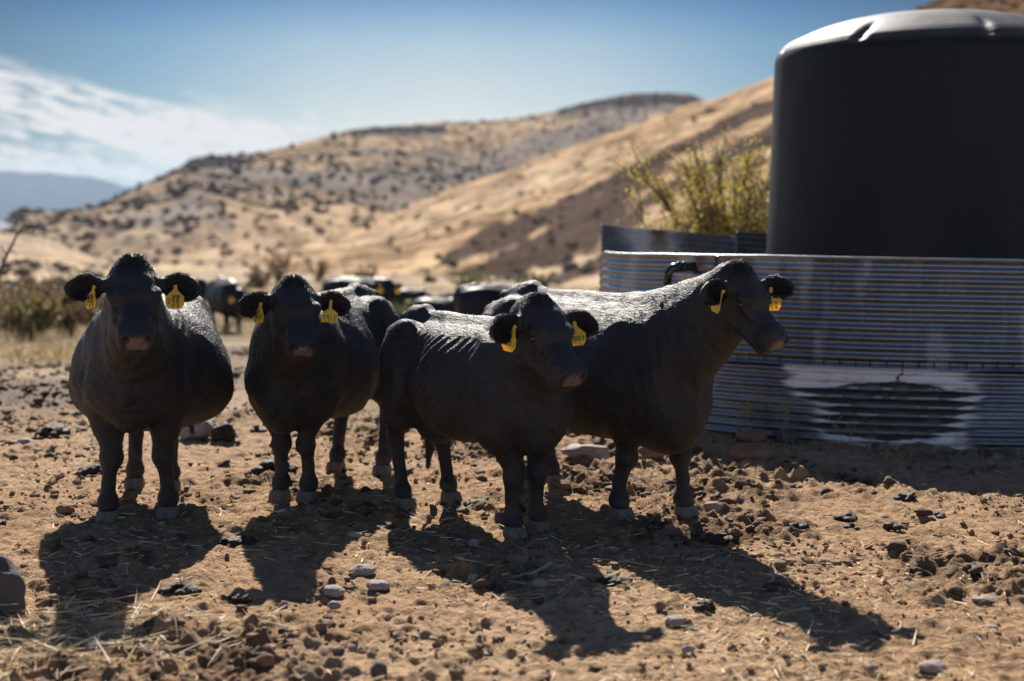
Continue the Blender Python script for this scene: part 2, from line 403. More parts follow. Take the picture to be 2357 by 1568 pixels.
def paint1(D, T, VX, VY):
    P = D[..., :2]; n = fbm(P*.035, 5, 61, .6); n2 = fbm(P*np.array([.012, .02]), 4, 63); n3 = fbm(P*.12, 3, 65)
    m = sm(.05, .6, n2+.7*n+.25*n3)
    cap = sm(.93, .99, T)*sm(-.3, .4, fbm(np.stack([VX*.01, VY*.02], -1), 3, 66)+.2)
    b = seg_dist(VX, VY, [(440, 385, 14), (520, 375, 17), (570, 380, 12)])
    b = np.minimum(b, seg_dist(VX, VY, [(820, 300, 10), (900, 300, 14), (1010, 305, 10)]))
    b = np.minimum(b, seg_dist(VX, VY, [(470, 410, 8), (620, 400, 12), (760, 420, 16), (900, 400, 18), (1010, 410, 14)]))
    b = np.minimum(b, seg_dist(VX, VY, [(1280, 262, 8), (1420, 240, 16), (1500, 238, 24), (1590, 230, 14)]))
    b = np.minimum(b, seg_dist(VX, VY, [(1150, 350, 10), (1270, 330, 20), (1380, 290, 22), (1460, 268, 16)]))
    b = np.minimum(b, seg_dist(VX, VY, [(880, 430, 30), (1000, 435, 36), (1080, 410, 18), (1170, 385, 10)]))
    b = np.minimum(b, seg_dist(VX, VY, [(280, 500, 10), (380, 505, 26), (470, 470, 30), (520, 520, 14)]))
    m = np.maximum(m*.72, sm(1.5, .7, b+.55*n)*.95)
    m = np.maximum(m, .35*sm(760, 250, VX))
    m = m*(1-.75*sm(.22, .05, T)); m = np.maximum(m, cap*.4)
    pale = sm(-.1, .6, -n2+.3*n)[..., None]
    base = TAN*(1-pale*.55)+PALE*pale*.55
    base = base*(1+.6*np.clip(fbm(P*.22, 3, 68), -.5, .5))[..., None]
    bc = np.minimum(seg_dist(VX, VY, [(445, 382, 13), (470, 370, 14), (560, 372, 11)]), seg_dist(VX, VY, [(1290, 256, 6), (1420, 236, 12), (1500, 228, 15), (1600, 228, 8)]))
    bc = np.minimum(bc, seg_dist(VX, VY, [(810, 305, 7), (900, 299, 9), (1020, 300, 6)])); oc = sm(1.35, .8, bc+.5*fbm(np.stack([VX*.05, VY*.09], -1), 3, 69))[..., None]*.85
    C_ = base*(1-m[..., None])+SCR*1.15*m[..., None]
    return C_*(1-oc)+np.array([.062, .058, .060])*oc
def bumps1(X, Y, T, PX):
    P = np.stack([X, Y], -1); return fbm(P*.012, 5, 71)*7+fbm(P*.06, 3, 73)*1.2
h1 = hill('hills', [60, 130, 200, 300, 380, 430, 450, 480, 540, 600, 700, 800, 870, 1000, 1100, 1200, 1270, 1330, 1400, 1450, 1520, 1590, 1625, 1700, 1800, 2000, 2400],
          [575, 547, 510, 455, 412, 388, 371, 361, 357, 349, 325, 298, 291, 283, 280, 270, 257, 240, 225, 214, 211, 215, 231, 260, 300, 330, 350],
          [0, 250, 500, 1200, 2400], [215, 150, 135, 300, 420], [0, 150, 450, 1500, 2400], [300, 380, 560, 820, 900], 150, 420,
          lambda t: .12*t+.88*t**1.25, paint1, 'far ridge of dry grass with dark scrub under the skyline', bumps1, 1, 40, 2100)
def paint2(D, T, VX, VY):
    P = D[..., :2]; n = fbm(P*.06, 5, 81, .6); n2 = fbm(P*np.array([.03, .012]), 4, 83)
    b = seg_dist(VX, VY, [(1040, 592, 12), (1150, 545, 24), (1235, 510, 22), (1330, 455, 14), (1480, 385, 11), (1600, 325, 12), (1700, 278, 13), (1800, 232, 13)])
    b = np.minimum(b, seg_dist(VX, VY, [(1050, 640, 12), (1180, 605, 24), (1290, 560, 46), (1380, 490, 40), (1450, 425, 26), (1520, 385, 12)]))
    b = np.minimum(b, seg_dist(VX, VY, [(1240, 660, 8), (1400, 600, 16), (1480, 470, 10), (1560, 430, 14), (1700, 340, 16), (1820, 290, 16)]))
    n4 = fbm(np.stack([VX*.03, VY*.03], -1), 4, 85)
    m = sm(1.55, .9, b+.55*n4)*.95  # dark gully soil, with the gullies' shade painted into the vertex colour
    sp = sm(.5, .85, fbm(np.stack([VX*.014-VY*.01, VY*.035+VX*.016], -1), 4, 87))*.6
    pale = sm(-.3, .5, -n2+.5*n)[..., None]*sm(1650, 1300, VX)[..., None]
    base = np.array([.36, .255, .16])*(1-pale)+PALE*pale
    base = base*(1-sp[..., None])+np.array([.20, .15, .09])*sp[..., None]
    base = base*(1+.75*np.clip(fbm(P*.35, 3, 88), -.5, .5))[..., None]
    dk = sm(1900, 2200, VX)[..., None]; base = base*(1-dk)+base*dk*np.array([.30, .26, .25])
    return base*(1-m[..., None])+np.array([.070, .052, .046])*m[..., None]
def bumps2(X, Y, T, PX):
    P = np.stack([X, Y], -1)
    return fbm(P*.02, 5, 93)*2.2+fbm(P*.12, 3, 95)*.5-np.abs(fbm(np.stack([PX*.012-T*1.5, T*1.2], -1), 3, 97))*1.0
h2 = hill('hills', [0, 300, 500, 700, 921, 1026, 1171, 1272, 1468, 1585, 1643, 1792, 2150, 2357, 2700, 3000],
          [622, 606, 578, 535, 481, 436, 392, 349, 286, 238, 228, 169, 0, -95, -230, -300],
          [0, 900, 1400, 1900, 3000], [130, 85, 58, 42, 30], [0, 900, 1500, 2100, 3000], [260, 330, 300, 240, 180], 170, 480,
          lambda t: .25*t+.75*t**1.3, paint2, 'near tan hillside cut by gullies of dark soil and painted shade rising to the right', bumps2, 2, 200, 3000)
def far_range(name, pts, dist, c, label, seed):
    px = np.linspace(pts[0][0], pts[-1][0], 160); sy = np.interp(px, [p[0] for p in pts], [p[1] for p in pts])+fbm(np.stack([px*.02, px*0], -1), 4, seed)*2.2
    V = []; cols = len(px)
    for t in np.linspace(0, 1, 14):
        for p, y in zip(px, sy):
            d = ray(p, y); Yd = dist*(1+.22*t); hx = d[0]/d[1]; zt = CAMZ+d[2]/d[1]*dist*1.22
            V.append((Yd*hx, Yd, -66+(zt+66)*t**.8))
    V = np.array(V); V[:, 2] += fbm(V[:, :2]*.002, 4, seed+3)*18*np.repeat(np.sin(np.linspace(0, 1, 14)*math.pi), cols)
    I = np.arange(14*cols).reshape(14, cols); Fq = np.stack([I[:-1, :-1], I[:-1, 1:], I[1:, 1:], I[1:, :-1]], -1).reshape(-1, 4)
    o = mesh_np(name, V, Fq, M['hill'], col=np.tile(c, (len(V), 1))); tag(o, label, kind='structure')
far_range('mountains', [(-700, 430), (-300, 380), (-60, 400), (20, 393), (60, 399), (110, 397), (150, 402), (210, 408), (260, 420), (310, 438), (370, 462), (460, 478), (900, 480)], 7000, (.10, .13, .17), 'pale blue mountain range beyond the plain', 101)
def hz(x, y, H):
    """height of a hill grid near a point (nearest vertex)"""
    D = H[1]; d = (D[..., 0]-x)**2+(D[..., 1]-y)**2; k = np.argmin(d); return D.reshape(-1, 3)[k, 2]
# low scrub on the hills: nobody could count it
def scrub(name, H, n, size, seed, tmin, tmax, label, green=.0, pxmax=4000):
    r = np.random.default_rng(seed); D = H[1]; T = H[2]; ok = np.argwhere((T > tmin) & (T < tmax) & (H[4] < pxmax))
    C = H[3].sum(-1); pick = ok[r.integers(0, len(ok), n*3)]
    dark = C[pick[:, 0], pick[:, 1]]; pick = pick[(r.random(len(pick)) < np.clip(1.15-dark, .22, 1))][:n]
    P0 = D[pick[:, 0], pick[:, 1]]
    V = []; Fc = []; col = []; b = 0
    phi = np.array([[0, 0, 1]]+[[math.cos(a)*math.cos(e), math.sin(a)*math.cos(e), math.sin(e)] for e in (.75, .1, -.5) for a in np.linspace(0, 2*math.pi, 6, endpoint=False)])
    tri = [[0, 1+k, 1+(k+1) % 6] for k in range(6)]+[[1+j*6+k, 1+(j+1)*6+k, 1+(j+1)*6+(k+1) % 6] for j in (0, 1) for k in range(6)]+[[1+j*6+k, 1+(j+1)*6+(k+1) % 6, 1+j*6+(k+1) % 6] for j in (0, 1) for k in range(6)]
    for p in P0:
        s = size*(.45+r.random()**3*1.2)*min(1, max(.45, math.hypot(p[0], p[1])/330 if size > .7 else 1))
        v = phi*(1+.35*(r.random((len(phi), 1))-.5)*2)*np.array([s, s, s*.75])+p+np.array([r.normal()*1.2, r.normal()*1.2, s*.25])
        V.append(v); Fc.append(np.array(tri)+b); b += len(phi)
        g = r.random(); c = np.array([.19, .17, .15])*(1-green*g)+np.array([.17, .165, .075])*green*g
        col.append(np.tile(c, (len(phi), 1)))
    o = mesh_np(name, np.concatenate(V), np.concatenate(Fc), M['hill'], col=np.concatenate(col), smooth=False); tag(o, label, kind='stuff')
scrub('scrub', h1, 6500, .80, 5, .02, 1.0, 'dark low scrub dotted over the far ridge')
scrub('scrub', h2, 2200, .36, 6, .05, 1.0, 'low green and brown scrub on the near hillside', .9)

def flat_scrub():
    r = np.random.default_rng(12); n = 4200; d = 38+190*r.random(n)**1.2; az = -.42+.60*r.random(n); x = d*np.tan(az); P_ = np.stack([x, d, gz(x, d)], -1)
    k = fbm(P_[:, :2]*np.array([.05, .03]), 3, 531)+.12 > .25*r.random(n)-.05; P_ = P_[k]; D_ = P_[:, None, :]; T_ = np.full(D_.shape[:2], .5)
    scrub('scrub', (None, D_, T_, np.full(D_.shape, .12), np.zeros(D_.shape[:2])), len(P_), .34, 13, 0, 1, 'low brown and olive scrub on the flat below the hills', .7)
flat_scrub()
# ------------------------------------------------------------------ implicit surfaces for the animals
class Field:
    def __init__(s, lo, hi, h):
        s.lo = np.array(lo, float); s.h = h; s.n = np.ceil((np.array(hi)-s.lo)/h).astype(int)+1
        s.F = np.full(tuple(s.n), .6, dtype=np.float32)
        s.ax = [(s.lo[i]+np.arange(s.n[i])*h).astype(np.float32) for i in range(3)]
    def win(s, lo, hi, m):
        a = np.clip(np.floor((np.array(lo)-m-s.lo)/s.h).astype(int), 0, s.n-1); b = np.clip(np.ceil((np.array(hi)+m-s.lo)/s.h).astype(int)+1, 1, s.n)
        sl = tuple(slice(i, j) for i, j in zip(a, b))
        return sl, s.ax[0][sl[0]][:, None, None], s.ax[1][sl[1]][None, :, None], s.ax[2][sl[2]][None, None, :]
    def put(s, lo, hi, fn, k, sub=False):
        sl, X, Y, Z = s.win(lo, hi, k+.03)
        a = s.F[sl]
        if a.size == 0: return
        b = fn(X, Y, Z)
        if sub: h = np.clip(.5-.5*(b+a)/k, 0, 1); s.F[sl] = a*(1-h)-b*h+k*h*(1-h)
        else: h = np.clip(.5+.5*(b-a)/k, 0, 1); s.F[sl] = b*(1-h)+a*h-k*h*(1-h)
    def cone(s, a, b, r1, r2, k=.05, sub=False):
        a = np.array(a, float); b = np.array(b, float); ba = b-a; L2 = max(float(ba@ba), 1e-9); r = max(r1, r2)
        def fn(X, Y, Z):
            px, py, pz = X-a[0], Y-a[1], Z-a[2]
            t = np.clip((px*ba[0]+py*ba[1]+pz*ba[2])/L2, 0, 1)
            return np.sqrt((px-t*ba[0])**2+(py-t*ba[1])**2+(pz-t*ba[2])**2)-(r1+(r2-r1)*t)
        s.put(np.minimum(a, b)-r, np.maximum(a, b)+r, fn, k, sub)
    def chain(s, pts, rad, k=.04):
        for i in range(len(pts)-1): s.cone(pts[i], pts[i+1], rad[i], rad[i+1], k if i == 0 else min(k, .02))
    def ell(s, c, rad, k=.05, Rm=None, sub=False):
        c = np.array(c, float); rad = np.array(rad, float); Rm = np.eye(3) if Rm is None else np.array(Rm)
        ext = np.sqrt(((Rm*rad)**2).sum(1))
        def fn(X, Y, Z):
            px, py, pz = X-c[0], Y-c[1], Z-c[2]
            q = [px*Rm[0, i]+py*Rm[1, i]+pz*Rm[2, i] for i in range(3)]
            k0 = np.sqrt((q[0]/rad[0])**2+(q[1]/rad[1])**2+(q[2]/rad[2])**2)
            k1 = np.sqrt((q[0]/rad[0]**2)**2+(q[1]/rad[1]**2)**2+(q[2]/rad[2]**2)**2)
            return k0*(k0-1)/np.maximum(k1, 1e-6)
        s.put(c-ext, c+ext, fn, k, sub)
    def box(s, c, hb, rd, k, Rm):
        c = np.array(c, float); ext = np.sqrt(((np.array(Rm)*(np.array(hb)+rd))**2).sum(1))
        def fn(X, Y, Z):
            px, py, pz = X-c[0], Y-c[1], Z-c[2]
            q = [np.abs(px*Rm[0, i]+py*Rm[1, i]+pz*Rm[2, i])-hb[i] for i in range(3)]
            return np.sqrt(sum(np.maximum(v, 0)**2 for v in q))+np.minimum(np.maximum(np.maximum(q[0], q[1]), q[2]), 0)-rd
        s.put(c-ext, c+ext, fn, k)
    def loft(s, st, k=.05, ex=2.3):
        """st rows: x, z_top, z_bottom, half width, height (0..1) of the widest line"""
        st = np.array(st, float)
        def fn(X, Y, Z):
            x = s_x = X[:, 0, 0]
            xs = np.linspace(st[0, 0], st[-1, 0], 400)
            cols = []
            for j in range(1, 5):
                v = np.interp(xs, st[:, 0], st[:, j]); kern = np.hanning(27); kern /= kern.sum()
                v = np.convolve(np.pad(v, 13, mode='edge'), kern, 'valid'); cols.append(np.interp(x, xs, v)[:, None, None])
            zt, zb, w, f = cols
            cap = lambda u: np.sqrt(np.maximum(1-(1-np.clip(u, 0, 1))**2, .0025))
            ce = (cap((x-st[0, 0])/.17)*cap((st[-1, 0]-x)/.15))[:, None, None]
            zm = zb+(zt-zb)*f; w = w*ce
            hh = np.where(Z > zm, zt-zm, zm-zb)*(.35+.65*ce)
            e = np.where(Z > zm, 1.82, 2.2)
            rho = (np.abs(Y/w)**e+np.abs((Z-zm)/hh)**e)**(1/e)
            sc = np.minimum(w, hh)
            d = (rho-1)*sc*.9
            over = np.maximum(st[0, 0]-X, X-st[-1, 0])
            return np.maximum(d, over).astype(np.float32)
        w = st[:, 3].max(); s.put((st[0, 0], -w, st[:, 2].min()), (st[-1, 0], w, st[:, 1].max()), fn, k)
    def mesh(s):
        F = s.F; neg = F < 0
        n = np.array(F.shape)
        cs = np.zeros(tuple(n-1), dtype=np.int8)
        for dx in (0, 1):
            for dy in (0, 1):
                for dz in (0, 1): cs += neg[dx:n[0]-1+dx, dy:n[1]-1+dy, dz:n[2]-1+dz]
        act = np.argwhere((cs > 0) & (cs < 8)); ids = np.full(cs.shape, -1, dtype=np.int64); ids[tuple(act.T)] = np.arange(len(act))
        off = np.array([[i, j, k] for i in (0, 1) for j in (0, 1) for k in (0, 1)])
        val = np.stack([F[act[:, 0]+o[0], act[:, 1]+o[1], act[:, 2]+o[2]] for o in off], 1)
        acc = np.zeros((len(act), 3)); cnt = np.zeros(len(act))
        for a in range(8):
            for b in range(a+1, 8):
                if np.abs(off[a]-off[b]).sum() != 1: continue
                va, vb = val[:, a], val[:, b]; mk = (va < 0) != (vb < 0)
                t = np.where(mk, va/np.where(mk, va-vb, 1), 0)
                acc += np.where(mk[:, None], off[a]+(off[b]-off[a])*t[:, None], 0); cnt += mk
        V = s.lo+(act+acc/cnt[:, None])*s.h
        Q = []
        for ax in range(3):
            o = [0, 0, 0]; o[ax] = 1
            A = neg[tuple(slice(0, n[i]-o[i]) for i in range(3))]; B = neg[tuple(slice(o[i], n[i]) for i in range(3))]
            e = np.argwhere(A != B); u, v = [(1, 2), (2, 0), (0, 1)][ax]
            e = e[(e[:, u] > 0) & (e[:, v] > 0) & (e[:, u] < n[u]-1) & (e[:, v] < n[v]-1)]
            c = []
            for du, dv in ((0, 0), (-1, 0), (-1, -1), (0, -1)):
                q = e.copy(); q[:, u] += du; q[:, v] += dv; c.append(ids[tuple(q.T)])
            q = np.stack(c, 1); fl = A[tuple(e.T)]; q[~fl] = q[~fl][:, ::-1]; Q.append(q)
        return V, np.concatenate(Q)
def normals(V, Q):
    a = V[Q[:, 2]]-V[Q[:, 0]]; b = V[Q[:, 3]]-V[Q[:, 1]]; fn = np.cross(a, b); N = np.zeros_like(V)
    for i in range(4): np.add.at(N, Q[:, i], fn)
    return N/np.maximum(np.linalg.norm(N, axis=1, keepdims=True), 1e-12), fn
def wscale(h): return 1.0
def unit(v): v = np.array(v, float); return v/np.linalg.norm(v)
def frame(fwd, roll=0, upref=(0, 0, 1)):
    """columns: forward, left, up"""
    f = unit(fwd); l = unit(np.cross(upref, f)); u = np.cross(f, l)
    l2 = l*math.cos(roll)+u*math.sin(roll); u2 = -l*math.sin(roll)+u*math.cos(roll)
    return np.stack([f, l2, u2], 1)
def strands(P, N, G, L, wd, lift, r, bend=.4):
    """thin curved blades rooted at P; returns V, F"""
    n = len(P); T = G-(G*N).sum(1, keepdims=True)*N; T /= np.maximum(np.linalg.norm(T, axis=1, keepdims=True), 1e-6)
    T = T+r.normal(size=(n, 3))*.13
    D1 = T*(1-lift)+N*lift; D1 /= np.linalg.norm(D1, axis=1, keepdims=True)
    D2 = T*(1-lift*bend)+N*lift*bend; D2 /= np.linalg.norm(D2, axis=1, keepdims=True)
    S_ = np.cross(D1, N)+r.normal(size=(n, 3))*.35; S_ /= np.maximum(np.linalg.norm(S_, axis=1, keepdims=True), 1e-6)
    w = np.asarray(wd).reshape(-1, 1) if np.ndim(wd) else wd
    L = np.asarray(L).reshape(-1, 1); B = P-N*.003
    a = B-S_*w; b = B+S_*w; c = B+D1*L*.55+S_*w*.8; d = B+D1*L*.55-S_*w*.8; e = B+D1*L*.55+D2*L*.45
    V = np.stack([a, b, c, d, e], 1).reshape(-1, 3); k = np.arange(n)[:, None]*5
    return V, [np.concatenate([k, k+1, k+2, k+3], 1), np.concatenate([k+3, k+2, k+4], 1)]
STROKES = {
 '0': [[(.5, 1), (.12, .8), (.05, .4), (.3, 0), (.7, .05), (.92, .45), (.85, .85), (.5, 1)]],
 '1': [[(.45, 1), (.5, 0)]],
 '2': [[(.1, .78), (.3, .98), (.7, .95), (.8, .7), (.5, .35), (.08, .02), (.5, .06), (.95, .0)]],
 '3': [[(.1, .92), (.5, 1), (.8, .82), (.7, .6), (.4, .53), (.8, .42), (.88, .2), (.6, 0), (.15, .06)]],
 '4': [[(.25, 1), (.12, .5), (.85, .5)], [(.7, .95), (.72, 0)]],
 '8': [[(.8, .85), (.5, 1), (.2, .82), (.35, .58), (.75, .4), (.8, .12), (.45, 0), (.15, .15), (.3, .42), (.7, .62), (.8, .85)]],
 '9': [[(.8, .9), (.45, 1), (.15, .75), (.35, .52), (.7, .62), (.82, .9), (.8, .5), (.75, 0)]],
 'F': [[(.15, 0), (.15, 1), (.9, .98)], [(.15, .52), (.75, .52)]],
 'E': [[(.9, .98), (.15, 1), (.15, 0), (.9, .02)], [(.15, .52), (.75, .52)]],
 'C': [[(.9, .9), (.5, 1), (.15, .7), (.12, .3), (.45, 0), (.9, .1)]],
 '/': [[(.2, -.1), (.75, 1.1)]],
}
def ear_tag(parent, pos, yaw_n, lean, shape, lines, size=1.0):
    """yellow tag hung at pos (parent space); yaw_n: bearing its face points to; lean: swing sideways"""
    W_, H_ = .047*size, .068*size
    if shape == 'long': out = [(-.008, .0), (-.009, -.042), (-W_, -.066), (-W_*1.02, -.066-H_*.82), (W_*1.02, -.066-H_*.82), (W_, -.066), (.009, -.042), (.008, .0), (.004, .007), (-.004, .007)]; yc = -.066
    elif shape == 'round': out = [(-.008, .012), (-.010, -.012), (-W_*.75, -.040), (-W_, -.058), (-W_*.97, -.058-H_*.55), (-W_*.6, -.058-H_*.92), (W_*.6, -.058-H_*.92), (W_*.97, -.058-H_*.55), (W_, -.058), (W_*.75, -.040), (.010, -.012), (.008, .012)]; yc = -.056
    else: out = [(-.008, .012), (-.011, -.014), (-W_, -.050), (-W_, -.050-H_*.55), (-W_*.68, -.050-H_*.9), (W_*.68, -.050-H_*.9), (W_, -.050-H_*.55), (W_, -.050), (.011, -.014), (.008, .012)]; yc = -.050
    n = unit((math.sin(yaw_n), -math.cos(yaw_n), .05)); rt = unit(np.cross((0, 0, 1), n)); up = np.cross(n, rt)
    c, s = math.cos(lean), math.sin(lean); rt, up = rt*c+up*s, up*c-rt*s
    def wp(x, y, o): return pos+rt*x+up*y+n*(o+.030*sm(.0, -.05, y))
    V = [wp(x, y, .0012) for x, y in out]+[wp(x, y, -.0012) for x, y in out]; m = len(out)
    b = MB(); b.add(V, [list(range(m))[::-1], list(range(m, 2*m))]+[[i, (i+1) % m, (i+1) % m+m, i+m] for i in range(m)])
    t = b.build('ear_tag', M['tag'], parent, smooth=False)
    btn = MB(); btn.tube([wp(0, .002, -.010), wp(0, .002, .006)], [.007, .0065], 10); btn.build('tag_button', M['tag'], t)
    ink = MB()
    for txt, x0, y0, hgt, adv in lines:
        x = x0
        for ch in txt:
            for st in STROKES.get(ch, []):
                cw = hgt*.62
                pts = [np.array((x+px*cw, y0+py*hgt)) for px, py in st]
                for p, q in zip(pts[:-1], pts[1:]):
                    d = q-p; L = np.hypot(*d); d = d/max(L, 1e-6); w = np.array((-d[1], d[0]))*.0014; p2 = p-d*.0010; q2 = q+d*.0010
                    quad = [p2+w, p2-w, q2-w, q2+w]
                    ink.add([wp(a[0], yc+a[1], .0016) for a in quad]+[wp(a[0], yc+a[1], .0010) for a in quad], [[0, 1, 2, 3], [0, 4, 5, 1], [1, 5, 6, 2], [2, 6, 7, 3], [3, 7, 4, 0]])
            x += adv
    if lines: ink.build('lettering', M['ink'], t, smooth=False)
    return t
SMIN = .05
def build_cow(label, rear, front, scale=1., wid=1., belly=0., head=None, legs=None, voxel=.011, ribs=0., tags=(), hair=1, seed=1, group='black cows of the herd', bony=0., graze=False, tail=None, ears=((.0, .0), (.0, .0)), tufts=1., rump=1., chest=1., brz=0., fz=0., hw=1., lift=0.):
    r = np.random.default_rng(seed)
    rear = np.array(rear, float); front = np.array(front, float); Lb = np.linalg.norm(front-rear); fw = (front-rear)/Lb
    yaw = math.atan2(fw[1], fw[0]); s = scale; org = (rear+front)/2
    z0 = float(gz(org[0], org[1]))
    root = empty('cow', (org[0], org[1], z0), yaw); tag(root, label, 'cow', group)
    cy, sy = math.cos(yaw), math.sin(yaw)
    def loc(w):      # world -> local
        d = np.array([w[0]-org[0], w[1]-org[1]]); return np.array([d[0]*cy+d[1]*sy, -d[0]*sy+d[1]*cy, w[2]-z0])
    def ldir(w): return np.array([w[0]*cy+w[1]*sy, -w[0]*sy+w[1]*cy, w[2]])
    xr, xf = -Lb/2, Lb/2                       # rear and front hoof lines
    def X(t): return xr+(xf-xr)*t               # 0 at rear hooves, 1 at front hooves
    k = s
    # head frame
    P0 = loc(head['pos']); hf = ldir(head['dir']); Hm = frame(hf, head.get('roll', 0)); hs = head.get('size', 1.)
    def H(x, y, z): return P0+Hm@(np.array([x, y, z])*hs)
    lo = np.array([min(xr-.55*k, P0[0]-.5), -.75*k, -.03]); hi = np.array([max(xf+.5*k, P0[0]+.65), .75*k, max(1.45*k, P0[2]+.25)])
    lo[1] = min(lo[1], P0[1]-.5); hi[1] = max(hi[1], P0[1]+.5)
    f = Field(lo, hi, voxel)
    b = belly
    ru = rump; ch = chest
    bz = .05*bony
    tor = [(X(0)-.41*k*ru, (1.08-bz*.5)*k, .95*k, .05*k*hw, .5), (X(0)-.31*k*ru, (1.19-bz)*k, .72*k, .17*k*hw, .62), (X(0)-.17*k*ru, (1.265-bz)*k, .60*k, .235*k*hw, .62), (X(0)+.02*k, (1.29-bz)*k, .56*k, .265*k*hw, .60),
           (X(.18), (1.295-bz*1.1)*k, (.53-.03*b)*k, (.285+.06*b)*k*wid, .56), (X(.38), (1.275-bz*.6)*k, (.47-.05*b)*k, (.345+.10*b)*k*wid, .44-fz), (X(.58), 1.255*k, (.43-.02*b+brz*.2)*k, (.37+.11*b)*k*wid, .40-fz),
           (X(.78), 1.255*k, (.43+brz*.6)*k, (.345+.06*b)*k*wid, .42-fz*.6), (X(.93), 1.265*k, (.45+brz*.9)*k, .315*k*ch, .44), (X(1.04), 1.265*k, (.45+brz)*k, .275*k*ch, .46), (X(1)+.18*k*ch, 1.22*k, (.47+brz)*k, .235*k*ch, .45),
           (X(1)+.29*k*ch, 1.10*k, (.52+brz)*k, .185*k*ch, .42), (X(1)+.37*k*ch, .92*k, (.60+brz)*k, .09*k, .4)]
    tor = [(a_, b_, c_+lift*k, d_, e_) for a_, b_, c_, d_, e_ in tor]
    f.loft(tor, .05)
    # shoulders, haunches, hip bones
    for sg in (-1, 1):
        f.ell((X(1)-.03*k, sg*.19*k, .86*k), (.15*k, .10*k, .30*k), .07)
        f.ell((X(1)+.04*k, sg*.17*k, .70*k), (.12*k, .10*k, .16*k), .06)
        f.ell((X(0)-.10*k*ru, sg*.165*k*hw, .86*k), (.21*k*ru, .14*k*hw, .30*k), .10)
        f.ell((X(0)+.06*k, sg*.185*k*hw, (1.165-.01*bony)*k), (.10*k, (.060-.012*bony)*k, (.050+.012*bony)*k), .09-.03*bony)
        f.cone((X(0)-.31*k*ru, sg*.10*k, 1.12*k), (X(0)-.23*k*ru, sg*.11*k, 1.12*k), .04*k, .05*k, .05)
        if bony:
            f.cone((X(0)+.08*k, sg*.205*k*hw, 1.18*k), (X(0)-.30*k*ru, sg*.10*k, 1.12*k), .028*k, .028*k, .06)
            f.ell((X(0)+.26*k, sg*.30*k*wid, 1.03*k), (.11*k, .045*k, .11*k), .09, sub=True)     # hollow of the flank
    for sg in (-1, 1):
        f.cone((X(1)-.10*k, sg*.17*k, 1.16*k), (X(1)+.07*k, sg*.27*k*ch**.5, .80*k), .035*k, .045*k, .05)     # blade of the shoulder
        f.ell((X(1)+.17*k, sg*.19*k, .76*k), (.07*k, .06*k, .09*k), .06)
        f.cone((X(0)+.12*k, sg*.24*k, 1.02*k), (X(0)+.14*k, sg*.27*k, .70*k), .03*k, .05*k, .07)
    f.cone((X(0)-.28*k*ru, 0, 1.225*k), (X(0)+.05*k, 0, 1.27*k), .035*k, .05*k, .05)
    f.cone((X(0)+.05*k, 0, (1.27-.02*bony)*k), (X(.9), 0, 1.235*k), (.036-.006*bony)*k, .045*k, .05)
    if bony: f.ell((X(0)-.02*k, 0, 1.25*k), (.12*k, .06*k, .05*k), .035)
    # neck
    nb = np.array([X(1)+.06*k, 0, 1.0*k]); nh = H(-.02, 0, -.06)
    f.cone(nb+np.array([0, 0, .0]), nh, .21*k, .130*hs, .10)
    f.cone(nb+np.array([.04, 0, -.20*k]), H(.13, 0, -.13), .20*k*ch, .108*hs, .09)
    f.cone(np.array([X(1)-.08*k, 0, 1.19*k]), H(-.04, 0, -.02), .085*k, .075*hs, .08)
    # brisket and dewlap
    f.ell((X(1)+.20*k*ch, 0, (.60+brz)*k), (.14*k, .13*k, .17*k), .09)
    f.ell((X(1)+.12*k, 0, (.50+brz)*k), (.15*k, .07*k, .09*k), .06)
    f.cone((X(1)+.22*k, 0, (.60+brz)*k), (H(.10, 0, -.15)+np.array([X(1)+.25*k, 0, .8*k]))/2, .045*k, .03*k, .06)
    # udder
    f.ell((X(.16), 0, .53*k), (.15*k, .12*k, .10*k), .06)
    # head
    f.ell(H(.05, 0, -.01), np.array((.125, .118, .115))*hs, .04, Hm)
    f.ell(H(-.050, 0, .040), np.array((.060, .062, .066))*hs, .045, Hm)
    f.box(H(.085, 0, .022), np.array((.085, .062, .015))*hs, .044*hs, .03, Hm)
    for sg in (-1, 1):
        f.ell(H(.142, sg*.112, .034), np.array((.042, .028, .024))*hs, .018, Hm)
        f.ell(H(.200, sg*.096, -.012), np.array((.055, .020, .024))*hs, .025, Hm)
        f.ell(H(.095, sg*.078, -.115), np.array((.115, .050, .105))*hs, .035, Hm)
        f.cone(H(.20, sg*.066, -.115), H(.36, sg*.036, -.10), .046*hs, .032*hs, .03)
    f.box(H(.26, 0, -.020), np.array((.12, .034, .022))*hs, .040*hs, .035, Hm)
    f.cone(H(.12, 0, -.135), H(.36, 0, -.096), .074*hs, .042*hs, .04)
    f.box(H(.402, 0, -.026), np.array((.022, .056, .026))*hs, .036*hs, .03, Hm)
    f.box(H(.392, 0, -.098), np.array((.026, .036, .008))*hs, .026*hs, .02, Hm)
    for sg in (-1, 1):
        f.ell(H(.452, sg*.054, .004), np.array((.028, .017, .022))*hs, .010, frame(Hm@np.array([.9, sg*.55, .1])), sub=True)
        f.ell(H(.165, sg*.138, .012), np.array((.026, .014, .016))*hs, .012, Hm, sub=True)
        f.cone(H(.29, sg*.090, -.082), H(.44, sg*.056, -.076), .006, .007, .010, sub=True)
        f.cone(H(.20, sg*.112, -.055), H(.33, sg*.088, -.030), .010, .008, .03, sub=True)
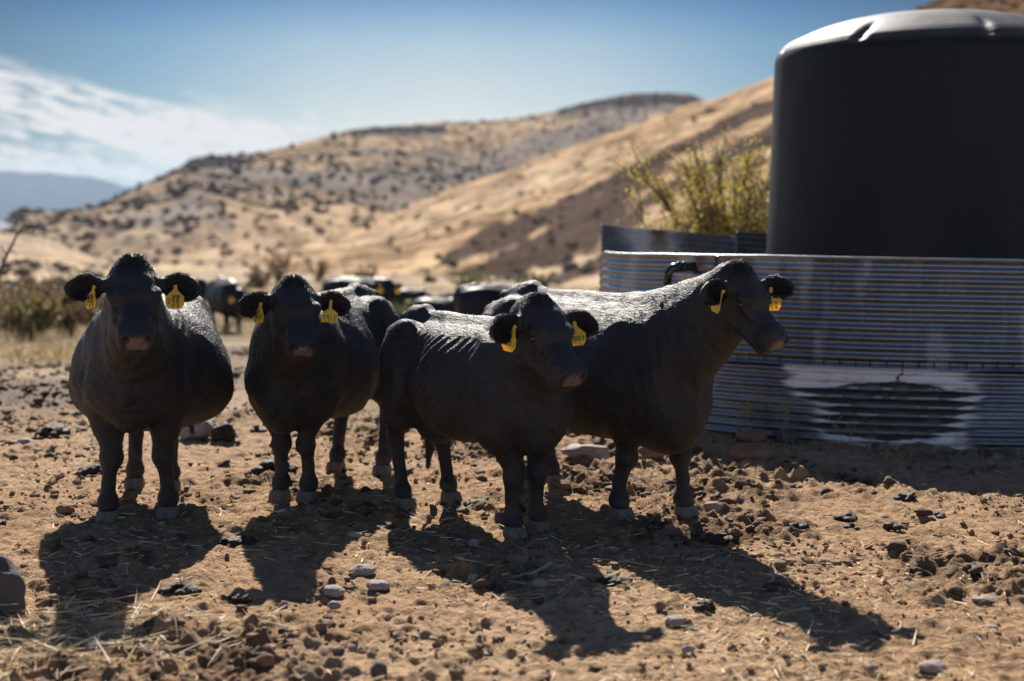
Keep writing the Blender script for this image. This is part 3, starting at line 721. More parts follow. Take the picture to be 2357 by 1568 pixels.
    # ears
    for i, sg in enumerate((1, -1)):
        dr, fwd_ = ears[i]
        base = H(.035, sg*.112, .005)
        od = unit(Hm@np.array([.10, sg*1., -.05])+np.array([0, 0, -dr])+ldir((0, -1, 0))*fwd_)
        up_ = -Hm[:, 0]; nrm = unit(Hm[:, 2]*.35+Hm[:, 0]*np.array([1, 1, 0])*1.2)
        nrm = unit(nrm-od*(nrm@od)); up_ = np.cross(nrm, od); Em = np.stack([od, up_, nrm], 1)
        f.cone(base, base+od*.06*hs, .036*hs, .034*hs, .035)
        c = base+od*.122*hs
        f.ell(c, np.array((.090, .070, .028))*hs, .02, Em)
        f.ell(c+od*.052*hs-up_*.004, np.array((.062, .046, .022))*hs, .03, Em)
        f.ell(c+nrm*.024*hs+od*.020, np.array((.088, .050, .026))*hs, .012, Em, sub=True)
    # legs: hoof points in local space
    if legs is None: legs = dict(fl=(0, .15), fr=(0, -.15), rl=(0, .15), rr=(0, -.15))
    hoof = []
    for key, sg in (('fl', 1), ('fr', -1)):
        dx, y = legs[key]; x = X(1)+dx; y = y*1.
        yk = y*.82+sg*.03*k
        f.chain([(X(1)+.0*k, sg*.17*k, .66*k), (X(1)+dx*.35+.01*k, sg*.05*k+y*.65, .52*k), (X(1)+dx*.7+.012*k, y*.86, .395*k)], [.118*k, .080*k, .053*k], .07)
        f.ell((X(1)+dx*.75+.02*k, y*.86, .365*k), (.058*k, .064*k, .066*k), .022)
        f.chain([(X(1)+dx*.75+.012*k, y*.88, .355*k), (x-.0*k, y*.97, .22*k), (x, y, .125*k)], [.052*k, .037*k, .045*k], .03)
        f.ell((x, y, .115*k), (.050*k, .058*k, .050*k), .03); f.cone((x, y, .115*k), (x+.018*k, y, .088*k), .045*k, .046*k, .03)
        f.ell((x-.045*k, y, .085*k), (.020*k, .035*k, .018*k), .02)
        hoof.append((x+.03*k, y, legs.get(key+'_yaw', 0)))
    for key, sg in (('rl', 1), ('rr', -1)):
        dx, y = legs[key]; x = X(0)+dx
        f.chain([(X(0)+.04*k, sg*.18*k*hw, .78*k), (X(0)+dx*.3-.02*k, sg*.06*k+y*.7, .58*k), (x-.10*k, y, .46*k)], [.140*k*hw, .094*k, .056*k], .07)
        f.chain([(x-.115*k, y, .475*k), (x-.085*k, y, .40*k), (x-.035*k, y, .22*k), (x-.02*k, y, .125*k)], [.047*k, .048*k, .038*k, .045*k], .03)
        f.ell((x-.015*k, y, .115*k), (.048*k, .055*k, .048*k), .03); f.cone((x-.015*k, y, .115*k), (x+.005*k, y, .088*k), .044*k, .045*k, .03)
        f.ell((x-.055*k, y, .085*k), (.020*k, .033*k, .018*k), .02)
        hoof.append((x+.02*k, y, legs.get(key+'_yaw', 0)))
    # tail
    tl = tail or [(-.38, .0, 1.14), (-.43, .02, .9), (-.41, .05, .65), (-.38, .08, .45), (-.36, .10, .30)]
    tp = [(X(0)+a*k*(.93*ru), b_*k, c_*k) for a, b_, c_ in tl]
    f.chain([(X(0)-.31*k*ru, 0, 1.215*k)]+tp, [.032*k, .028*k]+[.020*k]*(len(tp)-2)+[.016*k], .03)
    f.F = np.maximum(f.F, (.060*k-f.ax[2])[None, None, :]).astype(np.float32)
    V, Q = f.mesh()
    N, fn = normals(V, Q)
    # hide relief: muscle, folds of the neck, ribs
    w = fbm(V*np.array([5, 5, 5]), 3, seed+200)*.009*k+fbm(V*np.array([22, 22, 9]), 2, seed+210)*.0016*k
    tor_m = sm(X(.12), X(.3), V[:, 0])*sm(X(.98), X(.8), V[:, 0])*sm(.62*k, .78*k, V[:, 2])*sm(1.24*k, 1.12*k, V[:, 2])*sm(.10, .2, np.abs(V[:, 1]))
    ph = (V[:, 0]+(V[:, 2]-.9*k)*-.85+.012*noise(V*5, seed+220))/(.082*k)*2*math.pi+1.6*noise(V*3.1, seed+221)
    w = w+tor_m*(ribs*.0068+.0003)*k*(np.maximum(np.sin(ph), -.6)-.2)*(.6+.5*noise(V*4.5, seed+225))
    nk = sm(X(.85), X(1.05), V[:, 0])*sm(.55*k, .75*k, V[:, 2])*sm(.45*hs, .30*hs, np.abs(((V-P0)@Hm)[:, 0]-.9*0)+.0*V[:, 0]*0)*0
    fold = sm(X(.95), X(1.15), V[:, 0])*(1-sm(0, .12, ((V-P0)@Hm)[:, 0]*0+.0))
    hd = (V-P0)@Hm/hs
    notHead = sm(.20, .34, np.linalg.norm(hd-np.array([.15, 0, 0]), axis=1))
    w = w+notHead*sm(X(.93), X(1.1), V[:, 0])*.0034*k*np.sin((V[:, 2]*.4+V[:, 0])*60+9*noise(V*4, seed+230))*(.5+.5*noise(V*3, seed+231))
    V = V+N*w[:, None]*sm(.12*k, .3*k, V[:, 2])[:, None]
    # colour: black coat, brown-pink nose, faint brown legs and ear rims
    coat = np.array([.0235, .0230, .0245]); brown = np.array([.027, .0245, .0235])
    nb_ = sm(.0, .8, fbm(V*2.5, 3, seed+240)+.5*sm(.7*k, .3*k, V[:, 2]))[:, None]
    C = coat*(1-nb_*.6)+brown*nb_*.6
    nose = np.exp(-(((hd[:, 0]-.50)/.022)**2)*.6)*(np.abs(hd[:, 1]) < .052)*(hd[:, 2] > -.062)*(hd[:, 2] < .030)
    nose = np.maximum(sm(.430, .446, hd[:, 0])*sm(.060, .046, np.abs(hd[:, 1]))*sm(-.062, -.048, hd[:, 2])*sm(.026, .012, hd[:, 2]), 0)
    nost = sm(.026, .016, np.sqrt((hd[:, 0]-.458)**2+(np.abs(hd[:, 1])-.056)**2+(hd[:, 2]-.002)**2))
    nose = (nose*(1-nost*.95))[:, None]
    C = C*(1-nose)+np.array([.17, .125, .108])*(.75+.25*sm(-.5, .5, noise(V*160, 5)))[:, None]*nose
    dusty = sm(.35*k, .1*k, V[:, 2])[:, None]*sm(-.2, .5, fbm(V*12, 2, seed+250))[:, None]*.25
    C = C*(1-dusty)+np.array([.13, .095, .07])*dusty
    if voxel > .02: C = C*.55
    body = mesh_np('body', V, Q, M['hide'] if voxel < .02 else M['hair'], root, col=C)
    # hooves: two claws each
    for hx, hy, hyaw in hoof:
        e = .0055 if voxel < .02 else .012; g = Field((hx-.12, hy-.10, -.012), (hx+.13, hy+.10, .13), e)
        c_, s_ = math.cos(hyaw), math.sin(hyaw)
        def hp(a, b_, z): return (hx+a*c_-b_*s_, hy+a*s_+b_*c_, z)
        for sg in (-1, 1):
            g.cone(hp(-.032*k, sg*.029*k, .022), hp(.030*k, sg*.028*k, .022), .030*k, .030*k, .006)
            g.cone(hp(-.026*k, sg*.028*k, .056*k), hp(.012*k, sg*.027*k, .056*k), .029*k, .028*k, .022)
            g.cone(hp(.012*k, sg*.028*k, .06*k), hp(.044*k, sg*.027*k, .018), .026*k, .024*k, .014)
        g.F = np.maximum(g.F, (-(g.ax[2]+.004))[None, None, :])
        g.F = np.maximum(g.F, (g.ax[2]-.074*k)[None, None, :]).astype(np.float32)
        v, q = g.mesh(); mesh_np('hoof', v, q, M['hoof'], root)
    # eyes
    for sg in ((-1, 1) if voxel < .02 else ()):
        bpy_e = MB(); c = H(.166, sg*.115, .010)
        vs = []; fs = []
        nu, nv = 12, 8
        for i in range(nv+1):
            for j in range(nu):
                a = math.pi*i/nv; b2 = 2*math.pi*j/nu; vs.append(c+.0185*hs*np.array([math.sin(a)*math.cos(b2), math.sin(a)*math.sin(b2), math.cos(a)]))
        fs = [[i*nu+j, (i+1)*nu+j, (i+1)*nu+(j+1) % nu, i*nu+(j+1) % nu] for i in range(nv) for j in range(nu)]
        bpy_e.add(vs, fs); bpy_e.build('eye', M['pipe'], root)
    # coat hair
    if hair:
        area = np.linalg.norm(fn, axis=1)/2; cen = V[Q].mean(1); hdc = (cen-P0)@Hm/hs
        onhead = np.linalg.norm((hdc-np.array([.17, 0, -.02]))/np.array([.38, .32, .2]), axis=1) < 1
        # hairless nose
        wgt = area*np.where(onhead & (hdc[:, 0] > .375), .0, 1.)*np.where(onhead, 1.1, 1.)
        poll = np.exp(-((hdc[:, 0]+.03)**2/.07**2+hdc[:, 1]**2/.09**2+(hdc[:, 2]-.06)**2/.08**2))
        ear = onhead & (np.abs(hdc[:, 1]) > .155)
        wgt = wgt*(1+3.0*ear+2.5*poll)
        n = int(170000*hair); ii = r.choice(len(Q), n, p=wgt/wgt.sum())
        uv = r.random((n, 2)); q = V[Q[ii]]
        P = (q[:, 0]*(1-uv[:, :1])+q[:, 1]*uv[:, :1])*(1-uv[:, 1:])+(q[:, 3]*(1-uv[:, :1])+q[:, 2]*uv[:, :1])*uv[:, 1:]
        Nn = -fn[ii]/np.linalg.norm(fn[ii], axis=1, keepdims=True)
        Nn = fn[ii]/np.linalg.norm(fn[ii], axis=1, keepdims=True)
        hdp = (P-P0)@Hm/hs; oh = onhead[ii]; er = ear[ii]; pl = poll[ii]
        G = np.tile(np.array([-1., 0, -.75]), (n, 1)); G += np.stack([fbm(P*3, 2, 301)*1., fbm(P*3, 2, 303)*1., fbm(P*3, 2, 305)*.8], 1)
        G[oh] = (-Hm[:, 0]*.6+Hm[:, 2]*.2)+np.sign(hdp[oh][:, 1:2])*Hm[:, 1]*.5
        G[er] = np.sign(hdp[er][:, 1:2])*Hm[:, 1]*1.0-Hm[:, 0]*(hdp[er][:, 0:1]*-14+.3)
        L = np.where(oh, .012, .020)*(.6+r.random(n)*.8)*k; L = L+er*.016*r.random(n)+pl*.030*tufts*r.random(n)
        low = sm(.5*k, .3*k, P[:, 2]); L *= 1-.5*low
        lift = np.clip(.13+.30*er+.45*pl+.10*oh+r.normal(size=n)*.05, .05, .9)[:, None]
        v, fq = strands(P, Nn, G, L, (.0007+r.random(n)*.0007)*wscale(hair), lift, r)
        ho = mesh_np('coat_hair', v, fq, M['hair'], root, smooth=False, col=np.repeat(np.where((er & (r.random(n) < .10+.35*(np.abs(hdp[:, 1]) > .27)))[:, None], np.array([[.085, .045, .032]]), np.array([[.019, .0185, .019]]))*(.7+.6*r.random((n, 1))), 5, 0))
    for tg in tags:
        sg = tg['side']; dr, fwd_ = ears[0 if sg > 0 else 1]
        base = H(.035, sg*.112, .005); od = unit(Hm@np.array([.10, sg*1., -.05])+np.array([0, 0, -dr])+ldir((0, -1, 0))*fwd_)
        p = base+od*tg.get('out', .10)*hs+unit(Hm[:, 2]*.35+Hm[:, 0]*np.array([1, 1, 0])*1.2)*tg.get('n', .030)*hs+np.array([0, 0, tg.get('dz', -.01)])
        ear_tag(root, p, tg['yaw']-yaw, tg.get('lean', 0), tg['shape'], tg['lines'], tg.get('size', 1.))
    return root
def hdir(yaw_deg, pitch_deg):
    """unit vector: yaw from 'towards the camera' (0) to the right (90); pitch down from level"""
    a, p = R(yaw_deg), R(pitch_deg)
    return (math.sin(a)*math.cos(p), -math.cos(a)*math.cos(p), -math.sin(p))
COWS = []
def F2(px, py): return gnd(px, py)[:2]
f248 = [('2/20', -.012, -.006, .013, .010), ('248', -.038, -.034, .025, .0225), ('F3', -.012, -.058, .019, .021)]
l291 = [('291F', -.042, -.046, .033, .0215)]
l100 = [('100E3', -.042, -.034, .021, .0170)]
l248c = [('248', -.036, -.030, .021, .024), ('C4', -.008, -.053, .018, .022)]
build_cow('big bellied black cow facing the camera with tags 248 F3, leftmost of the front four',
    (-2.16, 8.83), (-2.10, 7.93), scale=1.0, wid=1.04, belly=.85,
    head=dict(pos=at(306, 645, 7.38), dir=hdir(17, 39), size=1.0),
    legs=dict(fl=(-.02, .150), fr=(.08, -.165), rl=(.10, .03), rr=(.0, -.21)), seed=3, ears=((.05, 0), (.02, 0)), tufts=1.8, brz=.12, fz=.07,
    tags=[dict(side=-1, yaw=R(-38), shape='clip', lines=f248, out=.085, lean=R(12), size=.94), dict(side=1, yaw=R(4), shape='clip', lines=f248, out=.10, size=1.02)])
build_cow('black cow facing the camera with long tags 291F, second from the left',
    (-1.02, 9.36), (-1.30, 8.44), scale=.955, wid=.87, belly=.28, chest=.88, hw=.92, lift=.03,
    head=dict(pos=at(676, 682, 7.95), dir=hdir(17, 40), size=.93),
    legs=dict(fl=(.0, .085), fr=(.01, -.09), rl=(.02, .18), rr=(.0, -.16)), seed=5, ears=((.12, 0), (.10, 0)), tufts=.9, bony=.7, ribs=.0, brz=.04, fz=.03,
    tags=[dict(side=-1, yaw=R(-35), shape='clip', lines=[('291F', -.034, -.034, .024, .0175)], out=.095, lean=R(10), size=.88), dict(side=1, yaw=R(3), shape='long', lines=l291, out=.105, lean=R(-3), size=.92, dz=.005)])
build_cow('lean black cow with ribs showing and tags 100E3, in front of the larger cow',
    (-.53, 8.33), (.04, 7.53), tail=[(-.38, 0, 1.14), (-.43, .03, .9), (-.42, .10, .65), (-.38, .16, .45), (-.36, .18, .32), (-.40, .18, .20)], scale=.905, wid=.90, belly=.08, rump=.60, chest=.94, hw=.84, lift=.05,
    head=dict(pos=at(1238, 728, 7.15), dir=hdir(33, 42), size=.94),
    legs=dict(fl=(-.02, .13), fr=(.03, -.07), rl=(.03, .17), rr=(.03, -.15)), seed=8, ears=((.05, .30), (.20, .1)), tufts=.6, bony=1., ribs=1., brz=.09,
    tags=[dict(side=-1, yaw=R(-42), shape='round', lines=l100, out=.085, lean=R(-6), size=.98), dict(side=1, yaw=R(10), shape='clip', lines=l100, out=.075, lean=R(4), size=1.0, dz=-.015)])
build_cow('large black cow with head turned right and tags 248 C4, nearest the steel tank',
    (.12, 8.86), (.77, 7.92), scale=.985, wid=.98, belly=.15, chest=1.12,
    head=dict(pos=at(1698, 652, 7.42), dir=hdir(41, 46), size=.90),
    legs=dict(fl=(.07, .20), fr=(-.09, -.14), rl=(.02, .15), rr=(.05, -.12)), seed=11, ears=((-.10, .75), (.05, .0)), tufts=1.3, bony=.65, ribs=.06,
    tags=[dict(side=-1, yaw=R(-68), shape='clip', lines=[], out=.09, lean=R(-10), size=.95), dict(side=1, yaw=R(8), shape='clip', lines=l248c, out=.075, size=.98, dz=-.02)])
# ------------------------------------------------------------------ round steel stock tank, plastic tank, sheets behind
TC = np.array([3.95, 13.1]); TA, TB, TN = 3.12, 2.80, 2.5
def ring_pt(a, off=0.):
    ca, sa = math.cos(a), math.sin(a)
    return TC+np.array([math.copysign(abs(ca)**(2/TN), ca)*(TA+off), math.copysign(abs(sa)**(2/TN), sa)*(TB+off)])
A_ = np.linspace(0, 2*math.pi, 2400, endpoint=False)
pts = np.array([ring_pt(a) for a in A_]); seg = np.linalg.norm(np.roll(pts, -1, 0)-pts, axis=1); cum = np.concatenate([[0], np.cumsum(seg)]); PER = cum[-1]
NU = 1500
us = np.linspace(0, PER, NU, endpoint=False); cl = np.vstack([pts, pts[:1]])
C2 = np.stack([np.interp(us, cum, cl[:, 0]), np.interp(us, cum, cl[:, 1])], 1)
tg = np.roll(C2, -1, 0)-np.roll(C2, 1, 0); tg /= np.linalg.norm(tg, axis=1, keepdims=True); NO = np.stack([tg[:, 1], -tg[:, 0]], 1)
def rim_z(x): return np.interp(x, [.7, 1.2, 1.9, 3.2, 4.2, 7], [1.345, 1.375, 1.385, 1.372, 1.355, 1.33])
PITCHC, AMP = .0655, .0125
def ring(name, za, zb, off, parent, colf=None, n_per=8):
    """corrugated ring between heights given per column (arrays)"""
    nz = int(round((zb-za).mean()/PITCHC*n_per)); t = np.linspace(0, 1, nz+1)
    Zr = za[None]+(zb-za)[None]*t[:, None]
    nw = (zb-za).mean()/PITCHC
    wv = AMP*np.cos(2*math.pi*t*round(nw))[:, None]
    dent = .010*noise(np.stack([us*.9, us*0], -1), 401)[None]+.004*noise(np.stack(np.broadcast_arrays(us[None]*2.5, Zr*3), -1), 403)
    o_ = off+wv+dent
    Xr = C2[None, :, 0]+NO[None, :, 0]*o_; Yr = C2[None, :, 1]+NO[None, :, 1]*o_
    V = np.stack([Xr, Yr, Zr], -1).reshape(-1, 3)
    I = np.arange((nz+1)*NU).reshape(nz+1, NU); J = np.roll(I, -1, 1)
    Fq = np.stack([I[:-1], J[:-1], J[1:], I[1:]], -1).reshape(-1, 4)
    col = np.zeros((len(V), 3)) if colf is None else colf(V)
    return mesh_np(name, V, Fq, M['galv'], parent, col=col)
tank = empty('stock_tank', (0, 0, 0)); tag(tank, 'round corrugated steel stock tank with white and black stains on its lower ring', 'stock tank')
zr = rim_z(C2[:, 0])-.30*sm(12.6, 15, C2[:, 1]); z_s = np.full(NU, .57)+(zr-1.36)*.6; zbt = gz(C2[:, 0], C2[:, 1])-.03
def up_col(V):
    c = np.zeros((len(V), 3)); P = at(1622, 640, 10.9)
    n = fbm(V*np.array([14, 14, 5]), 3, 411)
    # rust run below the pipe fitting
    c[:, 2] = sm(.05, .015, np.abs(V[:, 0]-P[0]-.01*n))*sm(1.0, 1.25, V[:, 2])*sm(-.4, .3, n)*.8*(V[:, 1] < 12)
    c[:, 0] = .30*sm(.2, .7, fbm(V*np.array([5, 5, 1.2]), 3, 413))+.5*sm(.14, .03, np.abs(V[:, 0]-P[0]-.06))*sm(.9, 1.2, V[:, 2])*(V[:, 1] < 12)*sm(-.2, .5, n)
    return c
def lo_col(V):
    c = np.zeros((len(V), 3)); fr = V[:, 1] < 12
    n = fbm(V*np.array([3.2, 3.2, 22]), 4, 421); n2 = fbm(V*np.array([9, 9, 30]), 3, 423); row = (V[:, 2]/PITCHC)
    rn = noise(np.stack([np.floor(row), row*0+3.3], -1)*1.7, 425); rn2 = noise(np.stack([np.floor(row+.5), row*0+8.3], -1)*1.7, 427)
    x = V[:, 0]; z = V[:, 2]
    xl = 2.05+.30*(1-z/.57)+.10*rn+.05*n; xr = 3.36+.10*rn2+.05*n
    wht = sm(-.06, .05, x-xl)*sm(.06, -.05, x-xr)*sm(.60, .57, z)
    c[:, 0] = wht*(1.0+.6*n2)*fr+.12*sm(.1, .5, n)
    cx = 2.72+.12*(z/.57)+.10*rn; hw = (.56+.16*rn2)*sm(.02, .10, z)*sm(.50, .40, z)
    ridge = .5+.5*np.cos(2*math.pi*row)
    e = np.abs(x-cx)/np.maximum(hw*(.72+.35*ridge), .01)
    c[:, 1] = sm(1.08, .95, e+.10*n)*np.clip(.80+.35*ridge+.25*n2, 0, 1)*fr
    thin = sm(.15, .0, ridge)*sm(.2, .6, n2+.4*rn)*.6; c[:, 1] *= 1-thin
    c[:, 2] = .5*sm(.35, .6, fbm(V*6, 3, 429))*sm(.2, .0, z)*fr
    return c
upper = ring('upper_ring', z_s, zr, 0.0, tank, up_col)
lower = ring('lower_ring', zbt, z_s+.03, -.014, tank, lo_col)
# rolled rim, seam bolts
mb = MB(); vv = []; nn = 8
for i in range(NU):
    for k in range(nn):
        a = 2*math.pi*k/nn; d = .012*math.cos(a)+.004+.010*noise(np.array([[us[i]*.9, 0]]), 401)[0]
        vv.append((C2[i, 0]+NO[i, 0]*d, C2[i, 1]+NO[i, 1]*d, zr[i]+.008+.012*math.sin(a)))
mb.add(vv, [[i*nn+k, ((i+1) % NU)*nn+k, ((i+1) % NU)*nn+(k+1) % nn, i*nn+(k+1) % nn] for i in range(NU) for k in range(nn)])
rim = mb.build('rim', M['galv'], tank)
bolt_me = None
for i in range(0, NU):
    if int(us[i]/.113) != int(us[i-1]/.113) and C2[i, 1] < 11.6 and C2[i, 0] < 4.6:
        a = math.atan2(NO[i, 1], NO[i, 0]); p = (C2[i, 0], C2[i, 1], float(z_s[i])+.045)
        if bolt_me is None:
            mb = MB(); mb.tube([(.004, 0, 0), (.022, 0, 0)], [.008, .0056], 6); mb.tube([(.012, 0, -.034), (.012, 0, 0)], .0035, 5)
            bo = mb.build('bolt', M['pipe'], upper); bolt_me = bo.data
        else:
            bo = bo.copy(); S.collection.objects.link(bo); bo.parent = upper
        bo.location = p; bo.rotation_euler = (0, 0, a)
# outlet pipe: elbow leaving the wall and turning down
def wall_at(px, z):
    i = int(np.argmin([abs(C2[j, 0]/C2[j, 1]-(px-1178.5)/FPX*1.0)+(C2[j, 1] > 13)*9 for j in range(NU)])); return i
i = wall_at(1597, 1.3); w = Vector((C2[i, 0], C2[i, 1], float(zr[i])-.08)); n3 = Vector((NO[i, 0], NO[i, 1], 0))
e1 = w+n3*.02; lft = Vector((-1, -.25, 0)).normalized()
pe = empty('outlet_pipe', e1); tag(pe, 'glossy black elbow pipe coming out under the rim of the steel tank', 'pipe')
mb = MB(); mb.tube([w-n3*.02-e1, w+n3*.03-e1, w+n3*.07+lft*.02-e1, w+n3*.085+lft*.07-e1, w+n3*.09+lft*.12+Vector((0, 0, -.012))-e1, w+n3*.09+lft*.145+Vector((0, 0, -.055))-e1, w+n3*.09+lft*.15+Vector((0, 0, -.12))-e1], [.040, .038, .036, .036, .037, .036, .033], 14)
mb.build('elbow', M['pipe'], pe)
mb = MB(); mb.tube([w+n3*.09+lft*.15+Vector((0, 0, -.11))-e1, w+n3*.09+lft*.153+Vector((0, 0, -.40))-e1], [.030, .022], 12); mb.build('downpipe', M['pipe'], pe)
mb = MB()
for q in (.012, .058): mb.tube([w+n3*.084+lft*q-e1, w+n3*.09+lft*(q+.022)-e1], [.043, .043], 14)
mb.build('collar', M['pipe'], pe)
i = wall_at(1657, 1.3); w = Vector((C2[i, 0], C2[i, 1], float(zr[i]))); n3 = Vector((NO[i, 0], NO[i, 1], 0))
mb = MB(); mb.tube([w+n3*.02+Vector((0, 0, .01)), w+n3*.045+Vector((-.005, 0, -.01)), w+n3*.045+Vector((-.008, 0, -.06)), w+n3*.04+Vector((.012, 0, -.10)), w+n3*.03+Vector((.004, 0, -.14))], [.010, .014, .016, .014, .008], 8)
tag(mb.build('hook', M['pipe']), 'small black hook hung over the tank rim right of the elbow pipe', 'hook')
# tall plastic tank inside the ring
PD = 14.0; pc = at(2136, 480, PD); PR = .1075*PD; HS = CAMZ+.1085*PD
pt = empty('water_tank', (pc[0], PD, 0)); tag(pt, 'tall black plastic water tank with a dusty domed top rising behind the steel ring', 'water tank')
prof = [(PR*1.040, -.1), (PR*1.038, .4), (PR*1.033, 1.0), (PR*1.022, 1.8), (PR*1.010, 2.5), (PR, HS-.16), (PR*.998, HS-.08), (PR*.985, HS-.02), (PR*.95, HS+.045), (PR*.90, HS+.095), (PR*.82, HS+.15), (PR*.72, HS+.21), (PR*.60, HS+.265), (PR*.46, HS+.31), (PR*.34, HS+.335), (PR*.26, HS+.345)]
pp = np.array(prof); tt = np.linspace(0, len(pp)-1, 120); pr_ = np.interp(tt, range(len(pp)), pp[:, 0]); pz_ = np.interp(tt, range(len(pp)), pp[:, 1])
kern = np.hanning(9); kern /= kern.sum(); pr_ = np.convolve(np.pad(pr_, 4, 'edge'), kern, 'valid'); pz_ = np.convolve(np.pad(pz_, 4, 'edge'), kern, 'valid')
NA = 360; aa = np.linspace(0, 2*math.pi, NA, endpoint=False)
Rr = np.repeat(pr_[:, None], NA, 1); Zz = np.repeat(pz_[:, None], NA, 1)
cre = np.abs(((aa/(2*math.pi)*8+.43) % 1)-.5)*2*math.pi/8          # angular distance to the next groove
dome = sm(PR*.99, PR*.95, pr_)*sm(PR*.74, PR*.88, pr_)
Zz -= .035*dome[:, None]*np.exp(-(cre/.035)**2)[None]
Rr -= .02*(sm(PR*1.0, PR*.97, pr_)*sm(PR*.7, PR*.9, pr_))[:, None]*np.exp(-(cre/.035)**2)[None]
Rr += .006*fbm(np.stack([np.broadcast_to(np.cos(aa)*1.3, Rr.shape), np.broadcast_to(np.sin(aa)*1.3, Rr.shape), Zz*.8], -1), 3, 431)
V = np.stack([Rr*np.cos(aa), Rr*np.sin(aa), Zz], -1).reshape(-1, 3); I = np.arange(120*NA).reshape(120, NA); J = np.roll(I, -1, 1)
mesh_np('shell', V, np.stack([I[:-1], J[:-1], J[1:], I[1:]], -1).reshape(-1, 4), M['plastic'], pt)
mb = MB(); mb.tube([(0, 0, HS+.30), (0, 0, HS+.343), (0, 0, HS+.352), (0, 0, HS+.358)], [PR*.28, PR*.272, PR*.20, PR*.08], 48); mb.build('lid', M['plastic'], pt)
# corrugated sheets standing at the back of the ring
def sheet(name, p0, p1, h0, h1, label, colf=None):
    p0 = np.array(p0, float); p1 = np.array(p1, float); L = np.linalg.norm(p1-p0); d = (p1-p0)/L; n = np.array([d[1], -d[0]])
    nu = int(L/.03)+2; nz = 200; u = np.linspace(0, 1, nu); t = np.linspace(0, 1, nz)
    H_ = h0+(h1-h0)*u; Zs = -.3+(H_[None]+.3)*t[:, None]
    wv = AMP*1.1*np.cos(2*math.pi*(H_[None]-Zs)/PITCHC)+.012*noise(np.stack(np.broadcast_arrays(u[None]*L*1.5, Zs*1.2), -1), 441)
    bow = -.05*np.sin(u*math.pi)[None]
    Xs = p0[0]+d[0]*u[None]*L+n[0]*(wv+bow); Ys = p0[1]+d[1]*u[None]*L+n[1]*(wv+bow)
    V = np.stack([Xs, Ys, Zs], -1).reshape(-1, 3); org = np.array([p0[0], p0[1], 0]); I = np.arange(nz*nu).reshape(nz, nu)
    o = mesh_np(name, V-org, np.stack([I[:-1, :-1], I[:-1, 1:], I[1:, 1:], I[1:, :-1]], -1).reshape(-1, 4), M['galv'], col=(colf(V) if colf else np.zeros((len(V), 3))), loc=org)
    s = o.modifiers.new('thickness', 'SOLIDIFY'); s.thickness = .003
    return tag(o, label, 'steel sheet')
a0 = at(1384, 517, 15.9); a1 = at(1702, 545, 16.3); a2 = at(1693, 532, 16.22); a3 = at(2500, 560, 16.6)
pw = at(1500, 540, 16.05); prr = at(1519, 530, 16.05)
def sh_col(V):
    c = np.zeros((len(V), 3)); n = fbm(V*np.array([3, 3, 9]), 3, 451)
    c[:, 0] = sm(.42, .12, np.abs(V[:, 0]-pw[0])+.10*n)*.8+.1
    c[:, 2] = sm(.14, .03, np.abs(V[:, 0]-prr[0]-.0)+.05*n)*sm(1.05, 1.5, V[:, 2])*.9
    return c
sheet('corrugated_sheet', a0[:2], a1[:2], a0[2], a1[2], 'weathered corrugated sheet with a rust patch behind the left of the tank', sh_col)
sheet('corrugated_sheet', a2[:2], a3[:2], a2[2], a3[2]-.2, 'plain corrugated sheet between the rusty sheet and the plastic tank')
# ------------------------------------------------------------------ the herd behind
def bgcow(label, px, d, head_px, head_y, hd_yaw, hd_pitch, heading, scale, tags_at, seed, Lb=1.05, belly=.2):
    c = at(px, 480, d)[:2]; a = R(heading); fw = np.array([math.sin(a), -math.cos(a)])
    hp = at(head_px, head_y, d-(Lb/2+.36)*scale*math.cos(a))
    build_cow(label, c-fw*Lb/2*scale, c+fw*Lb/2*scale, scale=scale, belly=belly, voxel=.026, hair=0, seed=seed,
              head=dict(pos=hp, dir=hdir(hd_yaw, hd_pitch), size=scale*1.0), tags=tags_at)
bgcow('distant black cow in full view on the pale dirt between the two left cows', 516, 31, 553, 678, 25, 42, 27, .93, [dict(side=-1, yaw=R(-5), shape='round', lines=[], out=.10, size=1.35)], 21)
bgcow('distant black cow mostly hidden behind the ear of the leftmost cow', 430, 33, 462, 652, 20, 42, 20, .95, [dict(side=1, yaw=R(5), shape='round', lines=[], out=.09, size=1.3)], 22)
bgcow('distant black cow walking right with two orange tags, above the back of the second cow', 822, 29, 893, 655, 28, 45, 66, .93, [dict(side=1, yaw=R(10), shape='round', lines=[], out=.09, size=1.3), dict(side=-1, yaw=R(-10), shape='round', lines=[], out=.09, size=1.35)], 23)
bgcow('small far cow low behind the green bush in the middle', 945, 40, 985, 682, 40, 55, 60, .66, [dict(side=1, yaw=R(10), shape='round', lines=[], out=.09, size=1.3)], 24)
bgcow('low black calf seen just above the back of the lean cow', 1008, 27, 1066, 702, 20, 50, 65, .60, [dict(side=1, yaw=R(10), shape='round', lines=[], out=.09, size=1.5)], 25)
bgcow('black cow behind the rump of the large cow with only its back showing', 1150, 22, 1230, 700, 60, 60, 100, .80, [], 26, belly=.4)
